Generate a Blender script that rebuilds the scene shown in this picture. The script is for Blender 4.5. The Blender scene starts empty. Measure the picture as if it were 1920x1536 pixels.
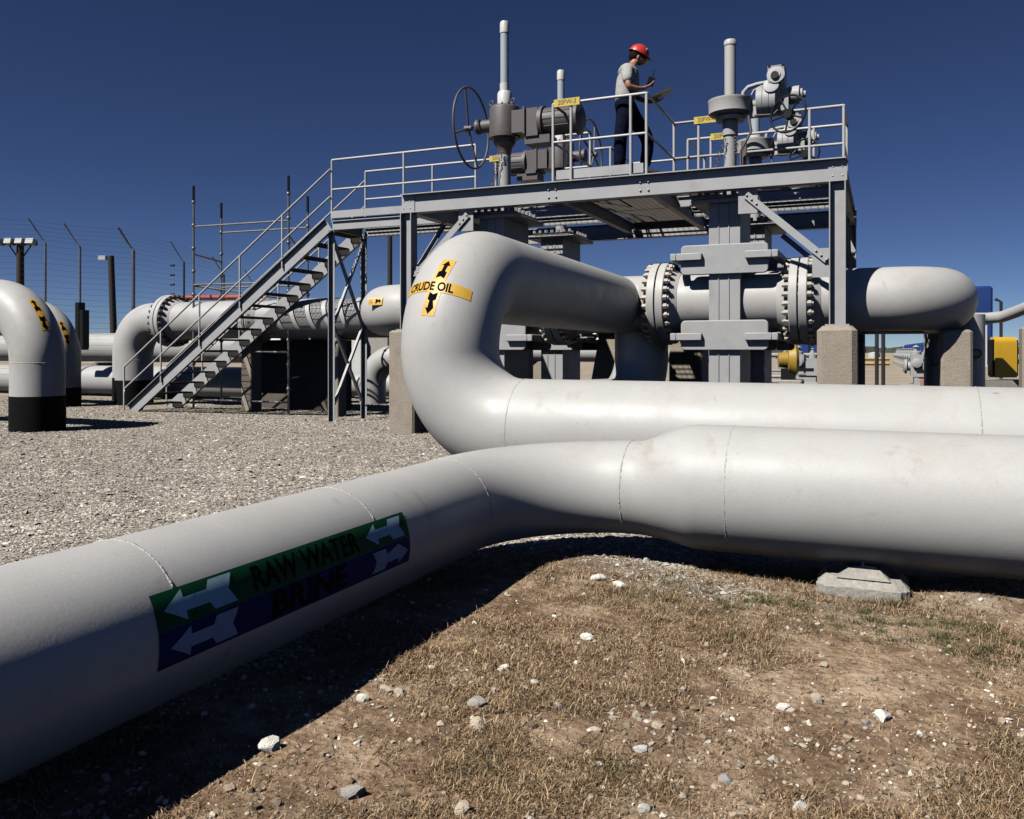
import bpy, bmesh, math, random
import numpy as np
from mathutils import Vector, Matrix
R_ = math.radians
random.seed(4); rng = np.random.default_rng(7)
SC = bpy.context.scene; COL = SC.collection
# ---------------------------------------------------------------- camera
# world axes: x runs along the manifold pipes, y runs away from the camera across them
HC, HY, FPX = 1.24, 657.0, 1600.0
cd = bpy.data.cameras.new('camera'); cam = bpy.data.objects.new('camera', cd); COL.objects.link(cam)
cam.location = (0, 0, HC); cam.rotation_euler = (R_(90), 0, math.atan2(.4, .9165))
cd.sensor_width = 36; cd.lens = 30.0; cd.shift_y = -(768-HY)/1920.0
cd.clip_start = .05; cd.clip_end = 6000
SC.camera = cam
# ---------------------------------------------------------------- sun and sky
SUN = Vector((-.42, -.75, 1.0)).normalized()
w = bpy.data.worlds.new('World'); SC.world = w; w.use_nodes = True
nt = w.node_tree; bg = nt.nodes['Background']
sky = nt.nodes.new('ShaderNodeTexSky'); sky.sky_type = 'NISHITA'; sky.sun_disc = False
sky.sun_elevation = math.asin(SUN.z); sky.sun_rotation = math.atan2(SUN.x, SUN.y)
sky.altitude = 6500; sky.air_density = 1.0; sky.dust_density = .1; sky.ozone_density = 2.2
hs = nt.nodes.new('ShaderNodeHueSaturation'); hs.inputs['Saturation'].default_value = 1.08; hs.inputs['Value'].default_value = .66; hs.inputs['Hue'].default_value = .511
gm = nt.nodes.new('ShaderNodeGamma'); gm.inputs['Gamma'].default_value = 1.1
nt.links.new(sky.outputs[0], gm.inputs[0]); nt.links.new(gm.outputs[0], hs.inputs['Color'])
nt.links.new(hs.outputs[0], bg.inputs[0]); bg.inputs[1].default_value = .05
sd = bpy.data.lights.new('sun', 'SUN'); sd.energy = 5.0; sd.angle = R_(.5); sd.color = (1, .972, .925)
so = bpy.data.objects.new('sun', sd); COL.objects.link(so); so.rotation_euler = SUN.to_track_quat('Z', 'Y').to_euler()
SC.cycles.diffuse_bounces = 0
SC.view_settings.view_transform = 'Standard'; SC.view_settings.look = 'None'
SC.view_settings.exposure = .42; SC.view_settings.gamma = 1
# ---------------------------------------------------------------- coordinates
def P(X, Y): return (.9165*X-.4*Y, .4*X+.9165*Y)          # camera-level right / forward metres -> world
def onc(px, c):                                          # point of the photo column px on the plane y = c
    u = (px-960)/FPX; Y = c/(.4*u+.9165); return (.9165*u*Y-.4*Y, c, Y)
def zo(py, Y): return HC+(HY-py)/FPX*Y
def atg(px, py, z=0.11):
    Y = (HC-z)*FPX/(py-HY); return P((px-960)/FPX*Y, Y)
# ---------------------------------------------------------------- materials
MATS = {}
def mat(name, col, rough=.6, metal=0.0, var=0.0, vscale=3.0, bump=0.0, bscale=60.0, stain=None, stain_amt=.3, stain_scale=1.5, fine=0.0, trans=0.0, spec=.5, coat=0.0, specks=0.0):
    if name in MATS: return MATS[name]
    m = bpy.data.materials.new(name); m.use_nodes = True; MATS[name] = m; col = tuple(c*.70 for c in col)
    if stain: stain = tuple(c*.70 for c in stain)
    t = m.node_tree; b = t.nodes['Principled BSDF']; N = t.nodes.new; Lk = t.links.new
    b.inputs['Roughness'].default_value = rough; b.inputs['Metallic'].default_value = metal
    b.inputs['Specular IOR Level'].default_value = spec
    if coat: b.inputs['Coat Weight'].default_value = coat; b.inputs['Coat Roughness'].default_value = .3
    if trans: b.inputs['Transmission Weight'].default_value = trans
    tc = N('ShaderNodeTexCoord'); c = None
    rgb = N('ShaderNodeRGB'); rgb.outputs[0].default_value = (*col, 1); c = rgb.outputs[0]
    if var or fine:
        n = N('ShaderNodeTexNoise'); n.inputs['Scale'].default_value = vscale; n.inputs['Detail'].default_value = 6; n.inputs['Roughness'].default_value = .62
        Lk(tc.outputs['Object'], n.inputs['Vector'])
        mr = N('ShaderNodeMapRange'); mr.inputs[1].default_value = .25; mr.inputs[2].default_value = .75
        mr.inputs[3].default_value = 1-var; mr.inputs[4].default_value = 1+var; Lk(n.outputs[0], mr.inputs[0])
        v = mr.outputs[0]
        if fine:
            n2 = N('ShaderNodeTexNoise'); n2.inputs['Scale'].default_value = bscale*1.4; n2.inputs['Detail'].default_value = 3
            Lk(tc.outputs['Object'], n2.inputs['Vector'])
            m2 = N('ShaderNodeMapRange'); m2.inputs[1].default_value = .25; m2.inputs[2].default_value = .75
            m2.inputs[3].default_value = 1-fine; m2.inputs[4].default_value = 1+fine; Lk(n2.outputs[0], m2.inputs[0])
            mu = N('ShaderNodeMath'); mu.operation = 'MULTIPLY'; Lk(v, mu.inputs[0]); Lk(m2.outputs[0], mu.inputs[1]); v = mu.outputs[0]
        vm = N('ShaderNodeVectorMath'); vm.operation = 'SCALE'; Lk(c, vm.inputs[0]); Lk(v, vm.inputs['Scale']); c = vm.outputs[0]
    if stain:
        n3 = N('ShaderNodeTexNoise'); n3.inputs['Scale'].default_value = stain_scale; n3.inputs['Detail'].default_value = 8; n3.inputs['Roughness'].default_value = .7
        Lk(tc.outputs['Object'], n3.inputs['Vector'])
        cr = N('ShaderNodeMapRange'); cr.inputs[1].default_value = .54; cr.inputs[2].default_value = .72; cr.inputs[3].default_value = 0; cr.inputs[4].default_value = stain_amt
        Lk(n3.outputs[0], cr.inputs[0])
        mx = N('ShaderNodeMix'); mx.data_type = 'RGBA'; Lk(cr.outputs[0], mx.inputs[0]); Lk(c, mx.inputs[6]); mx.inputs[7].default_value = (*stain, 1); c = mx.outputs[2]
    if specks:
        for sc_, lo, hi, cc in ((7.0, .66, .74, (.20, .165, .12)), (38.0, .70, .76, (.10, .075, .05)), (3.1, .60, .72, (.30, .27, .23))):
            n5 = N('ShaderNodeTexNoise'); n5.inputs['Scale'].default_value = sc_; n5.inputs['Detail'].default_value = 9; n5.inputs['Roughness'].default_value = .68; n5.inputs['Distortion'].default_value = .6
            Lk(tc.outputs['Object'], n5.inputs['Vector'])
            m5 = N('ShaderNodeMapRange'); m5.inputs[1].default_value = lo; m5.inputs[2].default_value = hi; m5.inputs[4].default_value = specks; Lk(n5.outputs[0], m5.inputs[0])
            x5 = N('ShaderNodeMix'); x5.data_type = 'RGBA'; Lk(m5.outputs[0], x5.inputs[0]); Lk(c, x5.inputs[6]); x5.inputs[7].default_value = (*cc, 1); c = x5.outputs[2]
        mr5 = N('ShaderNodeMapRange'); mr5.inputs[1].default_value = .3; mr5.inputs[2].default_value = .7; mr5.inputs[3].default_value = rough-.07; mr5.inputs[4].default_value = rough+.10
        Lk(n5.outputs[0], mr5.inputs[0]); Lk(mr5.outputs[0], b.inputs['Roughness'])
    Lk(c, b.inputs['Base Color'])
    if bump:
        n4 = N('ShaderNodeTexNoise'); n4.inputs['Scale'].default_value = bscale; n4.inputs['Detail'].default_value = 4
        Lk(tc.outputs['Object'], n4.inputs['Vector'])
        bp = N('ShaderNodeBump'); bp.inputs['Strength'].default_value = bump; bp.inputs['Distance'].default_value = .01
        Lk(n4.outputs[0], bp.inputs['Height']); Lk(bp.outputs[0], b.inputs['Normal'])
    return m
PIPE = mat('pipe_paint', (.58, .566, .540), .46, var=.07, vscale=2.2, bump=.035, bscale=90, stain=(.40, .36, .29), stain_amt=.5, stain_scale=1.1, fine=.06, spec=.36, specks=.8)
FARP = mat('pipe_paint_far', (.52, .51, .495), .46, specks=.5, var=.08, vscale=1.5, stain=(.36, .33, .28), stain_amt=.35, stain_scale=.8)
WELD = mat('weld_paint', (.60, .585, .55), .5, var=.1, vscale=60, bump=.8, bscale=160)
STEEL = mat('structural_paint', (.50, .50, .50), .5, var=.09, vscale=2.5, stain=(.30, .24, .19), stain_amt=.35, stain_scale=2.6, bump=.06, bscale=70, specks=.4)
RAIL = mat('railing_paint', (.60, .59, .57), .42, var=.08, vscale=4, stain=(.36, .26, .20), stain_amt=.35, stain_scale=3)
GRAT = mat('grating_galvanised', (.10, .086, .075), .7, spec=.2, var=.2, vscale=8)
VALV = mat('valve_paint', (.47, .47, .47), .55, var=.07, vscale=5, bump=.15, bscale=120, stain=(.33, .27, .22), stain_amt=.45, stain_scale=2, specks=.4)
DRKG = mat('dark_actuator_paint', (.125, .108, .108), .55, var=.12, vscale=9, bump=.2, bscale=90)
BLKM = mat('black_iron', (.010, .010, .012), .5, spec=.2)
BOLT = mat('weathered_bolt', (.42, .37, .31), .55, metal=.1, var=.35, vscale=18)
BOLTD = mat('dark_bolt', (.10, .09, .085), .35, metal=.6, var=.3, vscale=18)
COAT = mat('black_tar_coating', (.008, .008, .009), .8, spec=.08, var=.3, vscale=9, bump=.4, bscale=30)
CONC = mat('concrete', (.40, .34, .27), .9, var=.16, vscale=6, bump=.5, bscale=45, stain=(.25, .21, .17), stain_amt=.5, stain_scale=3, fine=.18)
CONL = mat('pale_concrete', (.42, .39, .34), .9, var=.12, vscale=8, bump=.6, bscale=40, stain=(.30, .24, .17), stain_amt=.6, stain_scale=7, fine=.2)
PVC = mat('white_plastic', (.80, .79, .74), .35, var=.03, vscale=6)
YEL = mat('yellow_vinyl', (.80, .47, .055), .45, var=.08, vscale=12)
YELP = mat('yellow_sign', (.80, .60, .08), .45, var=.06, vscale=12)
BLK = mat('black_vinyl', (.004, .003, .005), .8, spec=.03)
RUST = mat('faded_brown_letter', (.20, .13, .06), .6)
GRN = mat('green_vinyl', (.007, .085, .034), .6, spec=.05, var=.15, vscale=14)
BLU = mat('blue_vinyl', (.005, .015, .12), .6, spec=.05, var=.15, vscale=14)
BLUA = mat('pale_blue_vinyl', (.54, .76, .82), .6, spec=.1, var=.12, vscale=22)
WHA = mat('pale_vinyl', (.58, .58, .72), .6, spec=.1, var=.12, vscale=22)
YGRD = mat('yellow_guard_paint', (.80, .47, .03), .45, var=.06, vscale=3)
BLUH = mat('blue_hood_paint', (.014, .05, .21), .4, var=.12, vscale=2)
ORNG = mat('orange_pipe_paint', (.40, .06, .03), .5, var=.15, vscale=4)
WOOD = mat('dark_pole_wood', (.035, .028, .022), .85, var=.3, vscale=9)
GALV = mat('galvanised_tube', (.22, .22, .23), .45, metal=.45, var=.3, vscale=7)
WHITE = mat('white_enamel', (.75, .75, .72), .4, var=.05, vscale=3)
GLASS = mat('clear_tube', (1.2, 1.3, 1.38), .3, trans=.58)
PINK = mat('pink_cover', (.55, .24, .17), .6, var=.1, vscale=3)
GAUGE = mat('gauge_face', (.62, .55, .38), .3)
SKIN = mat('skin', (.48, .21, .12), .5, var=.08, vscale=20)
SHIRT = mat('grey_shirt', (.52, .50, .48), .9, var=.14, vscale=14, bump=.5, bscale=26, fine=.08)
JEAN = mat('dark_jeans', (.008, .010, .028), .9, spec=.05, var=.3, vscale=10, bump=.6, bscale=22)
HELM = mat('red_helmet', (.66, .05, .035), .4, var=.08, vscale=14)
HAIR = mat('dark_hair', (.012, .008, .006), .8, spec=.1)
SHOE = mat('brown_shoe', (.07, .035, .02), .6)
CLIP = mat('clipboard_brown', (.10, .07, .045), .5)
# ---------------------------------------------------------------- mesh helpers
class MB:
    def __init__(s): s.v = []; s.f = []
    def add(s, vs, fs):
        o = len(s.v); s.v += [tuple(v) for v in vs]; s.f += [tuple(i+o for i in f) for f in fs]; return s
    def box(s, lo, hi, ch=0.0):
        x0, y0, z0 = lo; x1, y1, z1 = hi
        if ch <= 0:
            return s.add([(x0,y0,z0),(x1,y0,z0),(x1,y1,z0),(x0,y1,z0),(x0,y0,z1),(x1,y0,z1),(x1,y1,z1),(x0,y1,z1)],
                         [(0,3,2,1),(4,5,6,7),(0,1,5,4),(1,2,6,5),(2,3,7,6),(3,0,4,7)])
        c = ch; o = [(x0+c,y0),(x1-c,y0),(x1,y0+c),(x1,y1-c),(x1-c,y1),(x0+c,y1),(x0,y1-c),(x0,y0+c)]
        cx, cy = (x0+x1)/2, (y0+y1)/2
        def ins(q, k): return (q[0]+(k if q[0] < cx else -k), q[1]+(k if q[1] < cy else -k))
        rings = [[(*q, z0) for q in o], [(*q, z1-c) for q in o], [(*ins(q, c), z1) for q in o]]
        vs = sum(rings, []); fs = [tuple(range(7, -1, -1)), tuple(range(16, 24))]
        for r in range(2):
            for i in range(8): j = (i+1) % 8; fs.append((r*8+i, r*8+j, r*8+8+j, r*8+8+i))
        return s.add(vs, fs)
    def obox(s, c, ax, ay, az):                       # centre and three half axes
        c, ax, ay, az = map(Vector, (c, ax, ay, az)); vs = []
        for k in (-1, 1):
            for (i, j) in ((-1,-1),(1,-1),(1,1),(-1,1)): vs.append(c+ax*i+ay*j+az*k)
        return s.add(vs, [(0,3,2,1),(4,5,6,7),(0,1,5,4),(1,2,6,5),(2,3,7,6),(3,0,4,7)])
    def bar(s, a, b, wd, h, up=(0,0,1)):              # rectangular bar from a to b
        a, b = Vector(a), Vector(b); d = b-a; l = d.length; d.normalize(); up = Vector(up)
        if abs(d.dot(up)) > .98: up = Vector((1, 0, 0))
        sx = d.cross(up).normalized(); uz = sx.cross(d)
        return s.obox((a+b)/2, d*l/2, sx*wd/2, uz*h/2)
    def tube(s, pts, r, seg=12, closed=False, cap=True):
        pts = [Vector(p) for p in pts]; n = len(pts)
        rs = r if isinstance(r, (list, tuple)) else [r]*n
        T = []
        for i in range(n):
            if closed: t = pts[(i+1) % n]-pts[i-1]
            else: t = pts[min(i+1, n-1)]-pts[max(i-1, 0)]
            T.append(t.normalized())
        ref = Vector((0,0,1)) if abs(T[0].z) < .9 else Vector((1,0,0))
        u = T[0].cross(ref).normalized(); vs = []
        for i in range(n):
            u = (u-T[i]*u.dot(T[i])).normalized(); v = T[i].cross(u)
            for k in range(seg):
                a = 2*math.pi*k/seg; vs.append(pts[i]+(u*math.cos(a)+v*math.sin(a))*rs[i])
        fs = []
        for i in range(n if closed else n-1):
            j = (i+1) % n
            for k in range(seg):
                l = (k+1) % seg; fs.append((i*seg+k, i*seg+l, j*seg+l, j*seg+k))
        if cap and not closed:
            fs.append(tuple(range(seg-1, -1, -1))); fs.append(tuple((n-1)*seg+k for k in range(seg)))
        return s.add(vs, fs)
    def cyl(s, a, b, r, r2=None, seg=24):
        return s.tube([a, b], [r, r if r2 is None else r2], seg)
    def ring(s, c, axis, R, r, seg=40, rs=8):
        c = Vector(c); ax = Vector(axis).normalized(); ref = Vector((0,0,1)) if abs(ax.z) < .9 else Vector((1,0,0))
        u = ax.cross(ref).normalized(); v = ax.cross(u)
        return s.tube([c+(u*math.cos(2*math.pi*i/seg)+v*math.sin(2*math.pi*i/seg))*R for i in range(seg)], r, rs, closed=True)
    def lathe(s, c, axis, prof, seg=32):              # prof: (distance along the axis, radius)
        c = Vector(c); ax = Vector(axis).normalized()
        return s.tube_prof([c+ax*h for h, _ in prof], [r for _, r in prof], ax, seg)
    def tube_prof(s, pts, rs, ax, seg):
        ref = Vector((0,0,1)) if abs(ax.z) < .9 else Vector((1,0,0)); u = ax.cross(ref).normalized(); v = ax.cross(u); vs = []
        for p_, r in zip(pts, rs):
            for k in range(seg): a = 2*math.pi*k/seg; vs.append(p_+(u*math.cos(a)+v*math.sin(a))*r)
        fs = []
        for i in range(len(pts)-1):
            for k in range(seg): l = (k+1) % seg; fs.append((i*seg+k, i*seg+l, (i+1)*seg+l, (i+1)*seg+k))
        fs.append(tuple(range(seg-1, -1, -1))); fs.append(tuple((len(pts)-1)*seg+k for k in range(seg)))
        return s.add(vs, fs)
    def prism(s, poly, o, u, v, n, th):               # polygon in u,v at o, thickness th along n
        o, u, v, n = map(Vector, (o, u, v, n)); k = len(poly)
        vs = [o+u*a+v*b for a, b in poly]+[o+u*a+v*b+n*th for a, b in poly]
        fs = [tuple(range(k-1, -1, -1)), tuple(range(k, 2*k))]+[(i, (i+1) % k, k+(i+1) % k, k+i) for i in range(k)]
        return s.add(vs, fs)
    def build(s, name, m, parent=None, ang=35, fix=True):
        me = bpy.data.meshes.new(name); me.from_pydata(s.v, [], s.f); 
        if fix:
            bm = bmesh.new(); bm.from_mesh(me); bmesh.ops.recalc_face_normals(bm, faces=bm.faces); bm.to_mesh(me); bm.free()
        me.materials.append(m); me.polygons.foreach_set('use_smooth', [True]*len(me.polygons))
        me.set_sharp_from_angle(angle=R_(ang)); me.update()
        o = bpy.data.objects.new(name, me); COL.objects.link(o)
        if parent:
            o.parent = parent; o.matrix_parent_inverse = Matrix.Translation(parent.location).inverted()
        return o
def tag(o, label, cat=None, group=None, kind=None):
    if label: o['label'] = label
    if cat: o['category'] = cat
    if group: o['group'] = group
    if kind: o['kind'] = kind
    return o
def thing(name, loc, label, cat, group=None):
    o = bpy.data.objects.new(name, None); COL.objects.link(o); o.location = loc; o.empty_display_size = .2
    return tag(o, label, cat, group)
def children(o): return [c for c in bpy.data.objects if c.parent == o]
def copy_tree(o, delta=None, parent=None):
    c = o.copy(); COL.objects.link(c)
    if parent: c.parent = parent
    if delta is not None: c.location = Vector(o.location)+Vector(delta)
    for ch in children(o): copy_tree(ch, None, c)
    return c
def arc(c, a, b, r, n=16):                            # quarter-turn style arc: c + r*(cos t * a + sin t * b), t from 0 to 90 degrees
    c, a, b = Vector(c), Vector(a), Vector(b)
    return [c+a*(r*math.cos(math.pi/2*i/n))+b*(r*math.sin(math.pi/2*i/n)) for i in range(n+1)]
# flat shapes wrapped on curved pipes
def fine_mesh(vs, fs, L):
    bm = bmesh.new(); bv = [bm.verts.new((x, y, 0)) for x, y in vs]
    for f in fs:
        try: bm.faces.new([bv[i] for i in f])
        except ValueError: pass
    bmesh.ops.triangulate(bm, faces=bm.faces[:])
    for _ in range(7):
        es = [e for e in bm.edges if e.calc_length() > L]
        if not es: break
        bmesh.ops.subdivide_edges(bm, edges=es, cuts=1); bmesh.ops.triangulate(bm, faces=[f for f in bm.faces if len(f.verts) > 3])
    bm.verts.index_update()
    r = ([tuple(v.co) for v in bm.verts], [tuple(v.index for v in f.verts) for f in bm.faces]); bm.free(); return r
def text_flat(txt, x0, y0, wd, ht, bold=.012):
    cu = bpy.data.curves.new('lettering', 'FONT'); cu.body = txt; cu.size = 1; cu.offset = bold; cu.resolution_u = 4
    ob = bpy.data.objects.new('lettering', cu); COL.objects.link(ob); dg = bpy.context.evaluated_depsgraph_get()
    me = bpy.data.meshes.new_from_object(ob.evaluated_get(dg)); vs = [(v.co.x, v.co.y) for v in me.vertices]; fs = [tuple(p.vertices) for p in me.polygons]
    bpy.data.objects.remove(ob); bpy.data.curves.remove(cu); bpy.data.meshes.remove(me)
    a = min(v[0] for v in vs); b = max(v[0] for v in vs); c = min(v[1] for v in vs); d = max(v[1] for v in vs)
    return [(x0+(x-a)/(b-a)*wd, y0+(y-c)/(d-c)*ht) for x, y in vs], fs
def wrap(vs, fs, fn, L=.02):
    vs, fs = fine_mesh(vs, fs, L); m = MB(); m.add([fn(x, y) for x, y, _ in vs], fs); return m
def rect(x0, y0, x1, y1): return [(x0,y0),(x1,y0),(x1,y1),(x0,y1)], [(0,1,2,3)]
def arrow(x, y, L, H, flip=1):                        # notched block arrow, tip at x, pointing -x (flip=1)
    q = [(0,0),(.28,.5),(.28,.22),(.60,.22),(.66,.5),(1,.5),(.9,0),(1,-.5),(.66,-.5),(.60,-.22),(.28,-.22),(.28,-.5)]
    return [(x+flip*a*L, y+b*H) for a, b in q], [tuple(range(12))] 
# ================================================================ GROUND
def vnoise(x, y, s, seed):
    r = np.random.default_rng(seed).random((256, 256)); X = x/s; Y = y/s
    i = np.floor(X).astype(int); j = np.floor(Y).astype(int); fx = X-i; fy = Y-j
    fx = fx*fx*(3-2*fx); fy = fy*fy*(3-2*fy); i0 = i % 256; i1 = (i+1) % 256; j0 = j % 256; j1 = (j+1) % 256
    return (r[i0,j0]*(1-fx)+r[i1,j0]*fx)*(1-fy)+(r[i0,j1]*(1-fx)+r[i1,j1]*fx)*fy-.5
def gh(x, y):                                         # ground height
    x = np.asarray(x, float); y = np.asarray(y, float); d = np.hypot(x, y)
    near = np.exp(-(d/14)**2)
    h = -.09*np.exp(-(((x+10)/3.2)**2+((y-14)/2.2)**2))
    h = h+near*(.035*vnoise(x, y, 1.1, 1)+.024*vnoise(x, y, .37, 2)+.007*vnoise(x, y, .12, 3))
    h = h+(.11+.03/(1+np.exp((x+1.0)*6)))/(1+np.exp((y-6.6)*1.6))*(1/(1+np.exp((d-9)*1.2)))+.075*np.exp(-((x-.42)**2/.12+(y-4.5)**2/.08))
    return h
def zone(x, y):                                       # 1 where dirt and dry grass, 0 where gravel
    x = np.asarray(x, float); y = np.asarray(y, float)
    a = 1/(1+np.exp(-(x+2.15+.4*vnoise(x, y, .5, 11))*9)); b = 1/(1+np.exp((y-4.45-.10*x.clip(-2, 3)+.7*vnoise(x, y, .35, 12))*8))
    c = np.clip(1-np.exp(-((x+.75)**2/.30+(y-4.05)**2/.05))*.6, 0, 1)
    return a*b*c
a0 = math.pi/2+math.atan2(.4, .9165)
ang = np.concatenate([a0+np.linspace(-.78, .78, 560), a0+np.linspace(.78, 2*math.pi-.78, 62)[1:-1]])
rad = np.concatenate([np.exp(np.linspace(math.log(1.2), math.log(45), 270)), np.exp(np.linspace(math.log(45), math.log(4500), 40))[1:]])
rad = np.concatenate([[.05, .5], rad])
A, Rr = np.meshgrid(ang, rad); gx = (Rr*np.cos(A)).ravel(); gy = (Rr*np.sin(A)).ravel(); gz = gh(gx, gy)
na, nr = len(ang), len(rad)
ii = np.arange(na*nr).reshape(nr, na); q = np.stack([ii[:-1], np.roll(ii[:-1], -1, 1), np.roll(ii[1:], -1, 1), ii[1:]], -1).reshape(-1, 4)[:, ::-1]
def np_mesh(name, V, F, m, smooth=False):
    me = bpy.data.meshes.new(name); k = F.shape[1]
    me.vertices.add(len(V)); me.vertices.foreach_set('co', V.astype(np.float32).ravel())
    me.loops.add(F.size); me.loops.foreach_set('vertex_index', F.astype(np.int32).ravel())
    me.polygons.add(len(F)); me.polygons.foreach_set('loop_start', np.arange(len(F), dtype=np.int32)*k)
    me.update(calc_edges=True); me.polygons.foreach_set('use_smooth', np.full(len(F), smooth))
    me.materials.append(m); o = bpy.data.objects.new(name, me); COL.objects.link(o); return o
gm_ = bpy.data.materials.new('ground_soil_and_gravel'); gm_.use_nodes = True
t = gm_.node_tree; b = t.nodes['Principled BSDF']; b.inputs['Roughness'].default_value = .95; b.inputs['Specular IOR Level'].default_value = .15
at_ = t.nodes.new('ShaderNodeAttribute'); at_.attribute_name = 'soil_zone'
tc = t.nodes.new('ShaderNodeTexCoord')
def NZ(sc, det=5, ro=.6):
    n = t.nodes.new('ShaderNodeTexNoise'); n.inputs['Scale'].default_value = sc; n.inputs['Detail'].default_value = det; n.inputs['Roughness'].default_value = ro
    t.links.new(tc.outputs['Object'], n.inputs['Vector']); return n
def ramp(src, stops):
    r = t.nodes.new('ShaderNodeValToRGB'); e = r.color_ramp.elements
    for i, (p_, c_) in enumerate(stops):
        x = e[i] if i < 2 else e.new(p_)
        x.position = p_; x.color = (*c_, 1)
    t.links.new(src, r.inputs[0]); return r.outputs[0]
soil = ramp(NZ(3.2, 10, .78).outputs[0], [(.36, (.10, .062, .038)), (.46, (.18, .118, .074)), (.55, (.32, .228, .150)), (.66, (.46, .355, .24))])
vor = t.nodes.new('ShaderNodeTexVoronoi'); vor.inputs['Scale'].default_value = 34; t.links.new(tc.outputs['Object'], vor.inputs['Vector'])
sep = t.nodes.new('ShaderNodeSeparateColor'); t.links.new(vor.outputs['Color'], sep.inputs[0])
grav = ramp(sep.outputs[0], [(0, (.12, .105, .085)), (.35, (.23, .20, .165)), (.7, (.31, .272, .225)), (1, (.46, .42, .36))])
farc = ramp(NZ(.35, 6).outputs[0], [(.35, (.26, .215, .165)), (.65, (.35, .295, .23))])
geo = t.nodes.new('ShaderNodeNewGeometry'); ln = t.nodes.new('ShaderNodeVectorMath'); ln.operation = 'LENGTH'; t.links.new(geo.outputs['Position'], ln.inputs[0])
fm = t.nodes.new('ShaderNodeMapRange'); fm.inputs[1].default_value = 15; fm.inputs[2].default_value = 30; t.links.new(ln.outputs['Value'], fm.inputs[0])
mx1 = t.nodes.new('ShaderNodeMix'); mx1.data_type = 'RGBA'; t.links.new(fm.outputs[0], mx1.inputs[0]); t.links.new(grav, mx1.inputs[6]); t.links.new(farc, mx1.inputs[7])
mx2 = t.nodes.new('ShaderNodeMix'); mx2.data_type = 'RGBA'; t.links.new(at_.outputs['Fac'], mx2.inputs[0]); t.links.new(mx1.outputs[2], mx2.inputs[6]); t.links.new(soil, mx2.inputs[7])
t.links.new(mx2.outputs[2], b.inputs['Base Color'])
bp = t.nodes.new('ShaderNodeBump'); bp.inputs['Strength'].default_value = .7; bp.inputs['Distance'].default_value = .015
ad = t.nodes.new('ShaderNodeMath'); ad.operation = 'ADD'; t.links.new(NZ(45, 6, .7).outputs[0], ad.inputs[0]); t.links.new(vor.outputs['Distance'], ad.inputs[1])
t.links.new(ad.outputs[0], bp.inputs['Height']); t.links.new(bp.outputs[0], b.inputs['Normal'])
ground = np_mesh('ground', np.stack([gx, gy, gz], 1), q, gm_, True); tag(ground, None, None, None, 'structure')
att = ground.data.attributes.new('soil_zone', 'FLOAT', 'POINT'); att.data.foreach_set('value', zone(gx, gy).astype(np.float32))

# ---------------------------------------------------------------- scattered stones and grass (uncountable ground cover)
def island_mat(name, stops, rough=.9, bumpy=False):
    m = bpy.data.materials.new(name); m.use_nodes = True; t = m.node_tree; b = t.nodes['Principled BSDF']
    b.inputs['Roughness'].default_value = rough; b.inputs['Specular IOR Level'].default_value = .2
    g = t.nodes.new('ShaderNodeNewGeometry'); r = t.nodes.new('ShaderNodeValToRGB'); e = r.color_ramp.elements
    for i, (p_, c_) in enumerate(stops):
        x = e[i] if i < 2 else e.new(p_)
        x.position = p_; x.color = (*c_, 1)
    t.links.new(g.outputs['Random Per Island'], r.inputs[0]); tq = t.nodes.new('ShaderNodeTexCoord'); nq = t.nodes.new('ShaderNodeTexNoise'); nq.inputs['Scale'].default_value = .9; nq.inputs['Detail'].default_value = 7; nq.inputs['Roughness'].default_value = .7; t.links.new(tq.outputs['Object'], nq.inputs['Vector'])
    mq = t.nodes.new('ShaderNodeMapRange'); mq.inputs[1].default_value = .33; mq.inputs[2].default_value = .67; mq.inputs[3].default_value = .82; mq.inputs[4].default_value = 1.28; t.links.new(nq.outputs[0], mq.inputs[0])
    vq = t.nodes.new('ShaderNodeVectorMath'); vq.operation = 'SCALE'; t.links.new(r.outputs[0], vq.inputs[0]); t.links.new(mq.outputs[0], vq.inputs['Scale']); t.links.new(vq.outputs[0], b.inputs['Base Color'])
    if bumpy:
        tc = t.nodes.new('ShaderNodeTexCoord'); n = t.nodes.new('ShaderNodeTexNoise'); n.inputs['Scale'].default_value = 60; t.links.new(tc.outputs['Object'], n.inputs[0])
        bp = t.nodes.new('ShaderNodeBump'); bp.inputs['Strength'].default_value = .8; bp.inputs['Distance'].default_value = .01; t.links.new(n.outputs[0], bp.inputs['Height']); t.links.new(bp.outputs[0], b.inputs['Normal'])
    return m
_b = bmesh.new(); bmesh.ops.create_icosphere(_b, subdivisions=1, radius=1); _b.verts.index_update()
ICO = np.array([tuple(v.co) for v in _b.verts]); IF = np.array([[v.index for v in f.verts] for f in _b.faces]); _b.free()
OCT = np.array([(1,0,0),(0,1,0),(-1,0,0),(0,-1,0),(0,0,1),(0,0,-1)], float)
OF = np.array([(0,1,4),(1,2,4),(2,3,4),(3,0,4),(1,0,5),(2,1,5),(3,2,5),(0,3,5)])
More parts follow.
